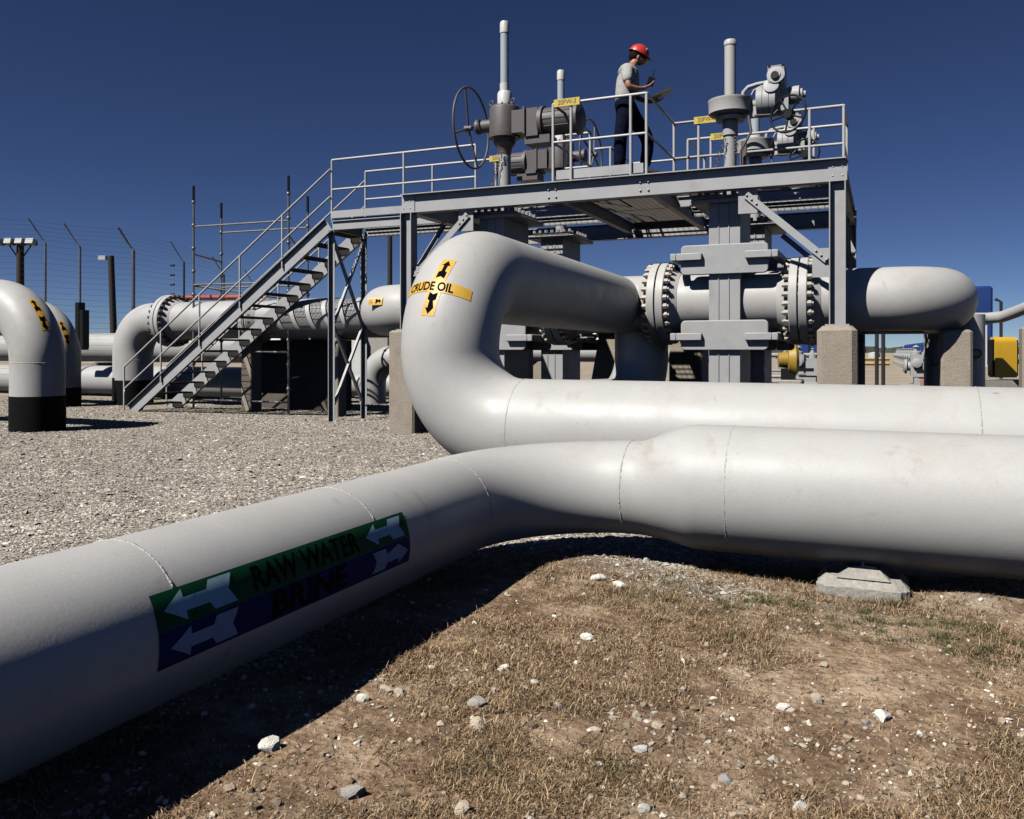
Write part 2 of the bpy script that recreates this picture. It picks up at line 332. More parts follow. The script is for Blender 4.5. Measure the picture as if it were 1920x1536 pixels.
def stones(name, x, y, size, m, flat=(.25, .7), BV=OCT, BF=OF):
    n = len(x); z = gh(x, y); nv = len(BV)
    V = np.repeat(BV[None], n, 0)*(1+rng.uniform(-.3, .3, (n, nv, 3)))
    V += rng.normal(0, .12, (n, nv, 3))
    sx = size*rng.uniform(.7, 1.3, n); sy = size*rng.uniform(.5, 1.0, n); sz = size*rng.uniform(*flat, n)
    V[:, :, 0] *= sx[:, None]; V[:, :, 1] *= sy[:, None]; V[:, :, 2] *= sz[:, None]
    tx = rng.normal(0, .3, n); c, s = np.cos(tx)[:, None], np.sin(tx)[:, None]
    V1 = V.copy(); V[:, :, 1] = V1[:, :, 1]*c-V1[:, :, 2]*s; V[:, :, 2] = V1[:, :, 1]*s+V1[:, :, 2]*c
    a = rng.uniform(0, 6.283, n); c, s = np.cos(a)[:, None], np.sin(a)[:, None]; V1 = V.copy()
    V[:, :, 0] = V1[:, :, 0]*c-V1[:, :, 1]*s; V[:, :, 1] = V1[:, :, 0]*s+V1[:, :, 1]*c
    V[:, :, 0] += x[:, None]; V[:, :, 1] += y[:, None]; V[:, :, 2] += (z+sz*.3)[:, None]
    F = (BF[None]+nv*np.arange(n)[:, None, None]).reshape(-1, 3)
    return np_mesh(name, V.reshape(-1, 3), F, m)
def cam_scatter(n, Y0, Y1, u0, u1, pw=1.0):           # denser close by, evenly spread as seen on the ground
    Y = (Y0**(-pw)+(Y1**(-pw)-Y0**(-pw))*rng.random(n))**(-1/pw); X = rng.uniform(u0, u1, n)*Y
    return .9165*X-.4*Y, .4*X+.9165*Y, Y
GRAVM = island_mat('gravel_stones', [(0, (.10, .09, .078)), (.2, (.22, .195, .165)), (.6, (.36, .315, .26)), (.86, (.43, .39, .33)), (1, (.66, .63, .57))])
x, y, Y = cam_scatter(400000, 2.0, 22, -.70, .30, .5); k = zone(x, y) < rng.random(len(x))*.8
x, y, Y = x[k], y[k], Y[k]; s_ = np.exp(rng.normal(0, .42, len(x)))*(.0056+.00050*Y)
g1 = stones('gravel', x, y, np.minimum(s_, .034), GRAVM, (.2, .55)); tag(g1, None, None, None, 'stuff')
x, y, Y = cam_scatter(24000, 1.6, 6.2, -.7, .95, .8); s_ = np.exp(rng.normal(0, .65, len(x)))*.0036
k = (vnoise(x, y, .5, 21)+.5+.6*rng.random(len(x)) > .5) & (zone(x, y) > .3)
PEBM = island_mat('pebbles', [(0, (.13, .095, .065)), (.45, (.26, .20, .14)), (.8, (.42, .36, .28)), (1, (.64, .60, .53))])
g2 = stones('pebbles', x[k], y[k], np.minimum(s_[k], .016), PEBM, (.4, .8), ICO, IF); tag(g2, None, None, None, 'stuff')
# grass blades
def blades(name, n, m, green=False):
    x, y, Y = cam_scatter(n*4, 1.9, 6.5 if not green else 5.6, -.66, .95, 1.1)
    # most blades sit in small tufts
    tx, ty, _ = cam_scatter(n//26, 1.9, 6.5, -.66, .95, 1.1); ti = rng.integers(0, len(tx), len(x)); m_ = rng.random(len(x)) < .72
    x = np.where(m_, tx[ti]+rng.normal(0, .019, len(x)), x); y = np.where(m_, ty[ti]+rng.normal(0, .019, len(x)), y)
    dens = vnoise(x, y, .55, 31)+.6*vnoise(x, y, .17, 32)+.35*vnoise(x, y, .06, 33); zn = zone(x, y)
    bare = np.zeros(len(x))
    for bpx, bpy, br in ((1360, 1420, .05), (1230, 1350, .03), (1500, 1260, .03), (1830, 1330, .06), (1000, 1345, .012), (1620, 1470, .03)):
        qx, qy = atg(bpx, bpy); bare += np.exp(-((x-qx)**2+(y-qy)**2)/br)
    if green:
        g = np.zeros(len(x))
        for gpx, gpy, gr, ga in ((1690, 1165, .07, 1), (1270, 1130, .08, .75), (1440, 1140, .06, .6), (1150, 1440, .012, .6), (1830, 1230, .10, .8), (1560, 1180, .06, .6), (900, 1440, .012, .5), (1060, 1300, .02, .3), (1870, 1400, .03, .4)):
            qx, qy = atg(gpx, gpy); g += ga*np.exp(-((x-qx)**2+(y-qy)**2)/gr)
        k = (g+.6*dens > .36+.4*rng.random(len(x))) & (zn > .3)
    else: k = (np.clip(.50+2.2*dens-.8*bare, .06, 1) > rng.random(len(x))) & (zn > .35*rng.random(len(x))+.1)
    x, y = x[k][:n], y[k][:n]; n = len(x); z = gh(x, y)
    a = rng.uniform(0, 6.283, n); l = (rng.gamma(3.5, .0050, n)*(1+1.1*np.clip(dens[k][:n], 0, .6))).clip(.006, .06)*(1.15 if green else 1); lean = rng.uniform(.7, 2.0, n)*(.75 if green else 1); wd = rng.uniform(.0006, .0015, n)
    turn = rng.normal(0, .8, n); px_, py_ = -np.sin(a), np.cos(a)
    V = np.zeros((n, 7, 3)); cx, cy, cz = x.copy(), y.copy(), z-.001
    for i in range(4):
        if i:
            aa = a+turn*(i-1)/2; le = lean*(.45+.35*i)-.25; seg = l*(.42, .34, .24)[i-1]
            cx = cx+np.cos(aa)*np.sin(le)*seg; cy = cy+np.sin(aa)*np.sin(le)*seg; cz = cz+np.cos(le)*seg*.9; cz = np.maximum(cz, z+.001)
        if i < 3:
            w_ = wd*(1, .9, .6)[i]
            for q_, sg in enumerate((-1, 1)): V[:, i*2+q_, 0] = cx+px_*w_*sg; V[:, i*2+q_, 1] = cy+py_*w_*sg; V[:, i*2+q_, 2] = cz
        else: V[:, 6, 0] = cx; V[:, 6, 1] = cy; V[:, 6, 2] = cz
    F = np.array([(0,1,3),(0,3,2),(2,3,5),(2,5,4),(4,5,6)])[None]+7*np.arange(n)[:, None, None]
    return np_mesh(name, V.reshape(-1, 3), F.reshape(-1, 3), m)
DRY = island_mat('dry_grass', [(0, (.05, .029, .017)), (.3, (.15, .090, .050)), (.62, (.29, .19, .108)), (.92, (.52, .39, .24)), (1, (.10, .095, .04))])
GRE = island_mat('green_grass', [(0, (.026, .040, .014)), (.5, (.055, .075, .028)), (.75, (.13, .12, .055)), (1, (.25, .18, .10))])
g3 = blades('dry_grass', 290000, DRY); tag(g3, None, None, None, 'stuff')
g4 = blades('green_grass', 70000, GRE, True); tag(g4, None, None, None, 'stuff')
# individual rocks and shells one can point at
def rock(px, py, wpx, hpx, m, label, name='rock', cat='rock', flat=.6):
    x, y = atg(px, py); Y = (HC-.11)*FPX/(py-HY); sz = wpx/FPX*Y/2; h = hpx/FPX*Y/2
    bm = bmesh.new(); bmesh.ops.create_icosphere(bm, subdivisions=2, radius=1)
    rd = random.Random(px*7+py)
    pl = [(Vector((rd.uniform(-1,1), rd.uniform(-1,1), rd.uniform(-.3,1))).normalized(), rd.uniform(.45, .8)) for _ in range(9)]
    for v in bm.verts:
        for nrm, d in pl:
            e = v.co.dot(nrm)
            if e > d: v.co -= nrm*(e-d)*.9
        v.co += Vector((rd.uniform(-1,1), rd.uniform(-1,1), rd.uniform(-1,1)))*.05
    me = bpy.data.meshes.new(name); bm.to_mesh(me); bm.free(); me.materials.append(m)
    o = bpy.data.objects.new(name, me); COL.objects.link(o)
    o.scale = (sz*1.25, sz*.95, max(h*1.25, .006)); o.rotation_euler = (rd.uniform(-.25,.25), rd.uniform(-.25,.25), a0-math.pi/2+rd.uniform(-.3,.3))
    o.location = (x, y, float(gh(x, y))+h*.55); return tag(o, label, cat)
RW = mat('white_rock', (1.0, .95, .84), .9, var=.2, vscale=9, bump=.7, bscale=9, fine=.2)
RT = mat('tan_rock', (.74, .62, .47), .9, var=.2, vscale=9, bump=.8, bscale=9, fine=.2)
RG = mat('grey_rock', (.50, .46, .41), .9, var=.2, vscale=9, bump=.7, bscale=9, fine=.2)
for a in [
    (505, 1421, 40, 30, RW, 'white broken shell at the edge of the pipe shadow, lower left', 'shell', 'shell'),
    (680, 1323, 26, 15, RW, 'small oval white stone just right of the pipe shadow edge'),
    (728, 1307, 30, 12, RT, 'flat tan stone lying beside a rounder stone near the shadow edge'),
    (752, 1314, 22, 18, RT, 'round tan stone touching a flat tan stone near the shadow edge'),
    (893, 1330, 44, 18, RG, 'long pale grey stone at the head of a bare streak of soil'),
    (898, 1370, 30, 26, RT, 'angular tan stone with a dark shaded side below the long grey stone'),
    (866, 1519, 36, 32, RT, 'chunky tan rock at the bottom edge of the picture'),
    (662, 1494, 42, 26, RG, 'rounded grey rock half sunk in dry grass, bottom left'),
    (945, 1270, 24, 14, RW, 'white shell in the grass right of the pipe shadow', 'shell', 'shell'),
    (1045, 1330, 22, 14, RG, 'dark grey stone right of the bare streak of soil'),
    (1100, 1211, 28, 13, RW, 'elongated white stone in the dry grass under the gravel patch'),
    (1120, 1100, 28, 15, RW, 'white stone on the gravel patch at the tip of sunlit ground'),
    (1162, 1113, 26, 14, RW, 'cream stone to the right of the white stone on the gravel patch'),
    (1530, 1316, 24, 20, RT, 'round beige stone in the middle of the right hand grass'),
    (1468, 1325, 26, 14, RW, 'wedge shaped white stone left of the round beige stone'),
    (1655, 1349, 38, 20, RW, 'broad white stone with two flakes beside it, right side'),
    (1622, 1355, 22, 10, RG, 'thin brown flake of stone left of the broad white stone'),
    (1200, 1402, 26, 16, RW, 'white stone beside the bare tan soil patch'),
    (1500, 1503, 26, 22, RW, 'rounded white rock near the bottom edge on the right'),
    (1205, 1507, 26, 18, RW, 'jagged white stone near the bottom edge, centre'),
    (1362, 1450, 30, 14, RG, 'grey flat stone below the bare tan soil patch'),
    (1234, 1361, 24, 10, RT, 'tan flat stone with shadow on the bare soil'),
    (1192, 1347, 18, 16, RT, 'small upright tan stone on the bare soil'),
    (1002, 1290, 16, 12, RW, 'small bright white stone near the photo centre bottom'),
    (1545, 1255, 24, 12, RT, 'flat tan stone in grass below the concrete support block')]:
    rock(*a)
# ================================================================ RAW WATER PIPE
PX0, ZL, RL = -1.98, .46, .246
CR, RRt = 4.44, .32
def zline(c): return ZL+.01*max(0, min(1, (c-3)/1.4))
raw = thing('raw_water_pipe', (PX0, 3, 0), 'large grey pipe in the foreground with green and blue raw water brine label, bending right', 'pipe')
pts = [(PX0, c, ZL) for c in np.linspace(-12.0, 3.72, 60)]; rs = [RL]*60
RE = .72; ex = (PX0+RE, 3.72, ZL)
for i in range(1, 21):
    a = math.pi/2*i/20; pts.append((PX0+RE-RE*math.cos(a), 3.72+RE*math.sin(a), ZL+.05*i/20)); rs.append(RL)
def sm(t): t = max(0, min(1, t)); return t*t*(3-2*t)
for p_ in list(np.linspace(-1.237, -.62, 40))+list(np.linspace(-.6, 24, 70)):
    k_ = sm((p_+1.20)/.34); pts.append((p_, CR, ZL+.05+.025*k_)); rs.append(RL+(RRt-RL)*k_)
MB().tube(pts, rs, 72).build('pipe_shell', PIPE, raw, 60)
def weld(parent, c, ax, R, r=.0055, seg=160, skip=None):
    m = MB(); c = Vector(c); ax = Vector(ax).normalized(); ref = Vector((0,0,1)) if abs(ax.z) < .9 else Vector((1,0,0))
    u = ax.cross(ref).normalized(); v = ax.cross(u); rd = random.Random(int(R*1000))
    P_ = []; rr = []; r *= .95
    for i in range(seg):
        a = 2*math.pi*i/seg; dd = u*math.cos(a)+v*math.sin(a); el = math.degrees(math.atan2(dd.z, dd.x))
        P_.append(c+dd*(R-.012 if skip and skip[0] < el < skip[1] else R-r*.5)+ax*rd.uniform(-.0012, .0012)); rr.append(r*rd.uniform(.75, 1.2))
    m.tube(P_, rr, 6, closed=True); return m.build('weld_bead', WELD, parent, 80)
for c in (1.76, 2.76, 3.72): weld(raw, (PX0, c, ZL), (0,1,0), RL, skip=(-15, 33) if c < 3 else None)
weld(raw, (-1.237, CR, ZL+.05), (1,0,0), RL); weld(raw, (-.70, CR, ZL+.075), (1,0,0), RRt-.001); weld(raw, (2.6, CR, ZL+.075), (1,0,0), RRt)
def on_raw(off):
    def fn(x, y):                                    # x = metres along the pipe, y = arc metres above the bottom edge of the label
        th = R_(-14)+y/RL; r = RL+off; return (PX0+r*math.cos(th), x, ZL+r*math.sin(th))
    return fn
DH = .1; X0, X1 = 1.672, 2.955
dec = wrap(*rect(X0, 0, X1, DH-.001), on_raw(.002)).build('blue_band', BLU, raw); dec['label'] = 'dark blue lower band reading BRINE'
dgr = wrap(*rect(X0, DH, X1, 2*DH), on_raw(.0023)).build('green_band', GRN, raw); dgr['label'] = 'dark green upper band reading RAW WATER'
o = wrap(*text_flat('RAW WATER', 2.05, DH+.012, .56, .076, .015), on_raw(.0036)).build('lettering', BLK, dgr); o['label'] = 'black letters RAW WATER'
o = wrap(*text_flat('BRINE', 2.12, .010, .40, .082, .035), on_raw(.0034)).build('lettering', BLK, dec); o['label'] = 'black letters BRINE'
wrap(*arrow(1.70, DH*1.5, .27, .084), on_raw(.0036)).build('arrow', BLUA, dgr)
wrap(*arrow(2.66, DH*1.5, .26, .080), on_raw(.0036)).build('arrow', BLUA, dgr)
wrap(*arrow(1.71, DH*.5, .26, .080), on_raw(.0034)).build('arrow', WHA, dec)
wrap(*arrow(2.935, DH*.5, .25, .076, -1), on_raw(.0034)).build('arrow', WHA, dec)
# concrete sleeper under it, with grout pad, base plate and bolt
sl = thing('pipe_support_block', (0, 0, 0), 'low pale concrete block with grout pad and bolt under the foreground pipe', 'concrete block')
bx, by = atg(1612, 1124, .10); sl.location = (bx, by, 0)
def rough_block(lo, hi, ch, m, name, parent, amp=.006, cuts=9):
    k = MB(); k.box(lo, hi, ch); o = k.build(name, m, parent)
    bm = bmesh.new(); bm.from_mesh(o.data); bmesh.ops.subdivide_edges(bm, edges=bm.edges[:], cuts=cuts, use_grid_fill=True); rd = random.Random(5)
    for v in bm.verts: v.co += Vector((rd.uniform(-1,1), rd.uniform(-1,1), rd.uniform(-1,1)))*amp*.35
    bm.to_mesh(o.data); bm.free(); return o
hw = .20; bx += .01; GZ = .10
rough_block((bx-hw, by, -.05), (bx+hw, by+.31, GZ+.088), .04, CONL, 'concrete_base', sl)
t0_ = GZ+.085; t1_ = GZ+.128
MB().add([(bx-.11,by+.025,t0_),(bx+.12,by+.025,t0_),(bx+.12,by+.22,t0_),(bx-.11,by+.22,t0_),(bx-.06,by+.05,t1_),(bx+.075,by+.05,t1_),(bx+.075,by+.19,t1_),(bx-.06,by+.19,t1_)],
         [(0,3,2,1),(4,5,6,7),(0,1,5,4),(1,2,6,5),(2,3,7,6),(3,0,4,7)]).build('grout_pad', CONL, sl)
MB().box((bx-.035, by+.06, t1_-.0005), (bx+.062, by+.17, t1_+.005)).box((bx+.015, by+.064, t1_+.0045), (bx+.058, by+.074, t1_+.012)).build('base_plate', STEEL, sl)
MB().cyl((bx+.002, by+.075, t1_+.006), (bx+.002, by+.075, t1_+.034), .0065, seg=12).cyl((bx+.002, by+.075, t1_+.0062), (bx+.002, by+.075, t1_+.014), .012, seg=6).build('anchor_bolt', STEEL, sl)

# ================================================================ CRUDE OIL PIPE + FRONT MANIFOLD (same welded line)
RC = .41; CL = 6.34; PR = -3.33; ZT = 1.90; RB = .65; C1 = 12.0; C2 = 14.5
crude = thing('crude_oil_pipe', (PR, CL, 0), 'big pale grey looping pipe with yellow crude oil label joining the front manifold line', 'pipe')
pts = [(p_, CL, .60-.03*min(p_+2.65, 12)/11) for p_ in np.linspace(24, PR+RB, 50)]
pts += [(PR+RB-RB*math.sin(a), CL, .60+RB-RB*math.cos(a)) for a in np.linspace(0, math.pi/2, 21)[1:]]
pts += [(PR, CL+RB-RB*math.cos(a), ZT-RB+RB*math.sin(a)) for a in np.linspace(0, math.pi/2, 21)]
pts += [(PR-.22*(c-CL-RB)/(C1-CL-RB), c, ZT) for c in np.linspace(CL+RB+.05, C1, 20)]
MB().tube(pts, RC, 84).build('pipe_shell', PIPE, crude, 60)
for p_ in (-2.65, .55, 2.15): weld(crude, (p_, CL, .60-.03*min(p_+2.65, 12)/11), (1,0,0), RC, .005)
weld(crude, (PR, CL+RB, ZT), (0,1,0), RC-.001, .003)
PLE, PRE = -7.78, .71                                # end elbows of the front manifold
RH = .62
pts = [(PLE, C2-.3, ZT), (PLE, C1+RH, ZT)]+[(PLE+RH-RH*math.cos(a), C1+RH-RH*math.sin(a), ZT) for a in np.linspace(0, math.pi/2, 17)[1:]]
pts += [(p_, C1, ZT) for p_ in np.linspace(PLE+RH+.05, PRE-RH-.05, 30)]
pts += [(PRE-RH+RH*math.sin(a), C1+RH-RH*math.cos(a), ZT) for a in np.linspace(0, math.pi/2, 17)]+[(PRE, C2-.3, ZT)]
MB().tube(pts, RC, 72).build('manifold_shell', PIPE, crude, 60)
weld(crude, (PLE+RH, C1, ZT), (1,0,0), RC-.001, .003)
# flange pairs, with stud bolts
def flange_pair(parent, c, ax, R=.585, th=.115, nb=28, bolts=True, bm_=BOLT, rp=RC, studs=None):
    c = Vector(c); ax = Vector(ax).normalized(); m = MB()
    for s in (-1, 1):
        m.lathe(c, ax*s, [(.010, rp+.1), (.010, R-.004), (.014, R), (th-.01, R), (th, R-.01), (th+.002, rp+.10), (th+.16, rp+.005)], 56)
    m.lathe(c, ax, [(-.011, R-.06), (.011, R-.06)], 40)
    fl = m.build('flange', PIPE, parent, 40)
    ref = Vector((0,0,1)); u = ax.cross(ref).normalized(); v = ax.cross(u); src = None; big = MB()
    for i in range(nb):
        a = 2*math.pi*(i+.5)/nb; d = u*math.cos(a)+v*math.sin(a); q_ = c+d*(R-.05)
        k = MB() if bolts else big
        for s in (-1, 1):
            k.cyl(q_+ax*s*(th+.001), q_+ax*s*(th+.055), .042, seg=6)
            k.cyl(q_+ax*s*(th+.055), q_+ax*s*(th+.080), .024, seg=8)
        k.cyl(q_-ax*th, q_+ax*th, .022, seg=6)
        if bolts: k.build('stud_bolt', bm_, fl)
    if not bolts: o = big.build('stud_bolts', bm_, fl); o['kind'] = 'stuff'
    return fl
PB, PA = -1.95, -5.36
flange_pair(crude, (PB-.93, C1, ZT), (1,0,0)); flange_pair(crude, (PB+.93, C1, ZT), (1,0,0))
flange_pair(crude, (PA+.93, C1, ZT), (1,0,0)); flange_pair(crude, (PA-.93, C1, ZT), (1,0,0), nb=20)
# crude oil label on the upper bend
def on_bend(off):
    def fn(x, y):                                    # x = around (m), y = along the bend (m)
        th = x/RC; ph = R_(28.6)+(y-.04*th)/(RB+RC*.98); r = RC+off; q_ = RB+r*math.cos(th)
        return (PR+r*math.sin(th), CL+RB-q_*math.cos(ph), ZT-RB+q_*math.sin(ph))
    return fn
wrap(*rect(-.06, -.26, .06, .29), lambda x, y: on_bend(.002)(x+.02+.12*y, y), .03).build('label_strip', YEL, crude)
lb = wrap(*rect(-.36, -.052, .32, .052), on_bend(.003), .03).build('label_band', YEL, crude); lb['label'] = 'yellow band reading CRUDE OIL'
wrap(*text_flat('CRUDE OIL', -.28, -.040, .45, .084, .03), on_bend(.0042), .02).build('lettering', BLK, lb)
for sg in (1, -1):
    vs, fs = arrow(0, 0, .19, .075); vs = [(b_, sg*(.27-a_) if sg > 0 else -(.245-a_)) for a_, b_ in vs]
    wrap(vs, fs, lambda x, y: on_bend(.0032)(x+.02+.12*y, y), .02).build('arrow', BLK, crude)
# small label on the left end of the manifold
def on_man(c0, z0, r0, off):
    def fn(x, y): th = y/r0; r = r0+off; return (x, c0-r*math.cos(th), z0+r*math.sin(th))
    return fn
xl = onc(678, C1-.4)[0]; xr = onc(703, C1-.4)[0]; yb = .06
sm_ = wrap(*rect(xl+.12, yb-.0, xr+.13, yb+.13), on_man(C1, ZT, RC, .002), .03).build('label_band', YEL, crude)
wrap(*text_flat('OIL', xl+.13, yb+.03, .08, .07), on_man(C1, ZT, RC, .0032), .02).build('lettering', RUST, sm_)
wrap(*[(lambda vf: ([(x, y) for x, y in vf[0]], vf[1]))(arrow(xr+.11, yb+.065, .11, .07, -1))][0], on_man(C1, ZT, RC, .0032), .02).build('arrow', BLK, sm_)

# ================================================================ REAR MANIFOLD LINE with down-turned left end
rear = thing('rear_manifold_pipe', (-10, C2, 0), 'long grey pipe behind the stairs with bolted flange, turning down into black wrap', 'pipe')
PG = -15.8; RG_ = .75
pts = [(PG, C2, -.1), (PG, C2, ZT-RG_)]+[(PG+RG_-RG_*math.cos(a), C2, ZT-RG_+RG_*math.sin(a)) for a in np.linspace(0, math.pi/2, 17)[1:]]
pts += [(p_, C2, ZT) for p_ in np.linspace(PG+RG_+.1, PRE+.1, 50)]
MB().tube(pts, RC, 60).build('pipe_shell', FARP, rear, 60)
MB().cyl((PG, C2, -.1), (PG, C2, .56), RC+.006, seg=60).build('black_wrap', COAT, rear)
weld(rear, (PG, C2, 1.02), (0,0,1), RC)
flange_pair(rear, (-14.62, C2, ZT), (1,0,0), nb=26, bm_=BOLTD)
flange_pair(rear, (PB-.93, C2, ZT), (1,0,0), nb=20, bolts=False); flange_pair(rear, (PB+.93, C2, ZT), (1,0,0), nb=20, bolts=False)
flange_pair(rear, (PA+.93, C2, ZT), (1,0,0), nb=20, bolts=False, bm_=BOLTD); flange_pair(rear, (PA-.93, C2, ZT), (1,0,0), nb=20, bolts=False, bm_=BOLTD)
flange_pair(rear, (-12.2, C2, ZT), (1,0,0), R=.50, th=.05, nb=20, bolts=False, bm_=BOLTD)
# riser dropping from the rear line, sweeping to ground level behind the crude oil run
d_ = Vector((-.36, -.93, 0)).normalized(); q0 = Vector((-3.28, C1+.28, 0))
pts = [q0+Vector((0,0,ZT-.1)), q0+Vector((0,0,1.15))]+[q0+d_*(.7-.7*math.cos(a))+Vector((0,0,1.15-.7*math.sin(a))) for a in np.linspace(0, math.pi/2, 15)[1:]]+[q0+d_*3.6+Vector((0,0,.45))]
MB().tube(pts, .39, 48).build('riser', FARP, rear, 60)

def gooseneck(p0, c0, R, r, zt, zb, label, base=-.1, run=3.0, right=False, wz=1.05):
    o = thing('gooseneck_pipe', (p0, c0, 0), label, 'pipe', None); s = 1 if right else -1
    pts = [(p0, c0, base), (p0, c0, zt-R)]+[(p0+s*(R-R*math.cos(a)), c0, zt-R+R*math.sin(a)) for a in np.linspace(0, math.pi/2, 21)[1:]]+[(p0+s*(R+run), c0, zt)]
    MB().tube(pts, r, 60).build('pipe_shell', PIPE, o, 60)
    MB().cyl((p0, c0, base), (p0, c0, zb), r+.008, seg=60).build('black_wrap', COAT, o); weld(o, (p0, c0, wz), (0,0,1), r, .006)
    return o
def neck_label(o, p0, c0, R, r, zt, ph0, th0, L=.62, W=.12, tw=0.0):
    def fn(off):
        def g(x, y):
            th = th0+x/r+tw*y; ph = ph0+y/(R+r*math.cos(th)); rr = r+off; q_ = R+rr*math.cos(th)
            return (p0-R+q_*math.cos(ph), c0-rr*math.sin(th), zt-R+q_*math.sin(ph))
        return g
    b = wrap(*rect(-W/2, -L/2, W/2, L/2), fn(.002), .03).build('label_strip', YEL, o); b['label'] = 'yellow strip with double black arrows'
    for sg in (1, -1):
        vs, fs = arrow(0, 0, .25, .085); vs = [(b_, sg*(.29-a_)) for a_, b_ in vs]
        wrap(vs, fs, fn(.0035), .02).build('arrow', BLK, b)
n1 = gooseneck(-12.0, 9.16, .93, .385, 1.98, .54, 'grey gooseneck pipe nearest the left edge with yellow arrow strip and black base'); neck_label(n1, -12.0, 9.16, .93, .385, 1.98, R_(35), R_(10), L=.58)
n2 = gooseneck(-16.75, 13.35, .93, .405, 1.98, .42, 'grey gooseneck pipe just behind the leftmost one, smaller yellow arrow strip', wz=.80); neck_label(n2, -16.75, 13.35, .93, .405, 1.98, R_(26), R_(14), L=.58)
gooseneck(-17.3, 15.75, .8, .405, 2.0, .56, 'grey gooseneck half hidden behind the flanged down-turned pipe', right=True, run=4)
bpz = thing('background_pipe', (-20, 18, 0), 'horizontal grey pipe at chest height behind the goosenecks', 'pipe')
MB().tube([(-34, 18.2, 1.32), (-14.6, 18.2, 1.32), (-13.9, 18.2, 1.1), (-13.6, 18.2, .6)], .42, 40).build('pipe_shell', FARP, bpz, 60)
bpz = thing('background_pipe', (-20, 17, 0), 'horizontal grey pipe lying low on the gravel behind the goosenecks', 'pipe')
MB().tube([(-34, 16.9, .42), (-13.8, 16.9, .42)]+[(-13.8+.5*math.sin(a), 16.9+.5-.5*math.cos(a), .42) for a in np.linspace(.2, 1.57, 8)], .40, 40).build('pipe_shell', FARP, bpz, 60)
bpz = thing('background_pipe', (-8, 18, 0), 'low grey pipe with upturned elbow seen behind the left concrete pier', 'pipe')
ax_, ay_, _ = onc(712, 17.5)
MB().tube([(ax_-3.2, 18.6, .36), (ax_+.1, 18.6, .36)], .30, 32).build('pipe_shell', FARP, bpz, 60)
pts = [(ax_, 17.2, -.1), (ax_, 17.2, .45)]+[(ax_+.6-.6*math.cos(a), 17.2, .45+.6*math.sin(a)) for a in np.linspace(0, math.pi/2, 13)[1:]]+[(ax_+3.2, 17.2, 1.05)]
MB().tube(pts, .31, 32).build('elbow', FARP, bpz, 60)
def cblock(lo, hi, m, label, name='concrete_pier', cat='concrete pier', ch=.03, group=None):
    k = MB(); k.box(lo, hi, ch); o = k.build(name, m); return tag(o, label, cat, group)
ax_, ay_, _ = onc(182, 17.6); cblock((ax_-.4, 17.3, -.1), (ax_+.35, 17.9, .92), CONC, 'small concrete saddle block under the horizontal pipe between goosenecks', 'concrete_block', 'concrete block')

# ================================================================ CONCRETE
cblock((-6.86, 11.05, -.1), (-6.42, 11.5, 1.54), CONC, 'tan concrete pier under the left front column beside the looping pipe')
cblock((-.76, 11.05, -.1), (-.30, 11.5, 1.54), CONC, 'square concrete pier carrying the right front column', ch=.06)
cblock((-6.85, 15.25, -.1), (-6.4, 15.75, 1.54), CONC, 'concrete pier under the left rear column in the shade')
cblock((-.76, 15.25, -.1), (-.30, 15.75, 1.54), CONC, 'concrete pier under the right rear column behind the flange')
x1 = onc(1762, 12.35)[0]; cblock((x1, 12.1, -.1), (x1+.36, 12.75, 1.50), CONC, 'concrete pier under the right end bend of the manifold', ch=.03)
x0 = onc(455, 14.2)[0]; x1 = onc(634, 14.2)[0]
vault = thing('pipe_support_wall', ((x0+x1)/2, 14.5, 0), 'dark concrete support under the rear pipe beside the stairs', 'concrete wall')
DARKW = mat('dark_concrete', (.16, .135, .11), .95, var=.25, vscale=2.4, bump=.5, bscale=30, fine=.1, spec=.1)  # concrete in a darker brown base tone than the wall ends
MB().box((x0, 14.15, -.2), (x0+.26, 14.5, 1.49), .015).build('wall_end', CONC, vault); MB().box((x1-.16, 14.2, -.2), (x1, 14.5, 1.49), .015).build('wall_end', CONC, vault)
w0 = onc(462, 15.2)[0]; w1 = onc(640, 15.2)[0]; MB().box((w0, 15.2, -.2), (w1, 15.6, 1.47), .015).build('recessed_wall', DARKW, vault)
m = MB()
for xx in np.linspace(x0+.4, x1-.4, 3): m.box((xx-.18, 15.15, 1.46), (xx+.18, 15.62, 1.53))
m.build('saddle', CONC, vault)
o = MB().add([(-4.55,13.3,-.1),(-3.95,13.3,-.1),(-3.95,13.8,-.1),(-4.55,13.8,-.1),(-4.30,13.4,1.42),(-4.0,13.4,1.42),(-4.0,13.7,1.42),(-4.30,13.7,1.42)], [(0,3,2,1),(4,5,6,7),(0,1,5,4),(1,2,6,5),(2,3,7,6),(3,0,4,7)]).build('concrete_pedestal', CONC)
tag(o, 'tapered pale pedestal under the middle of the platform behind the loop', 'pedestal')
# ================================================================ PLATFORM
FL = 3.65
plat = thing('access_platform', (-3.6, 13.4, 0), 'raised grey steel access platform on columns above the manifold valves', 'platform')
def ibeam(m, a, b, h=.29, wd=.17, t=.014, tw=.012):
    a, b = Vector(a), Vector(b); up = Vector((0,0,1)); d = (b-a).normalized()
    m.bar(a+up*(h/2-t/2), b+up*(h/2-t/2), wd, t); m.bar(a-up*(h/2-t/2), b-up*(h/2-t/2), wd, t); m.bar(a, b, tw, h-2*t)
ZB = FL-.04-.145
XL, XR = -6.64, -.53
def beam(a, b, **k):
    m = MB(); ibeam(m, a, b, **k); return m.build('beam', STEEL, plat)
beam((XL-.10, 11.28, ZB), (XR+.10, 11.28, ZB), h=.29, wd=.17)
beam((XL-.10, 15.5, ZB), (XR+.10, 15.5, ZB))
for xx in (XL, XR): beam((xx, 11.37, ZB-.003), (xx, 15.41, ZB-.003), h=.27)
for xx in (-4.3, -2.97): beam((xx, 11.37, ZB+.03), (xx, 15.41, ZB+.03), h=.2, wd=.1)
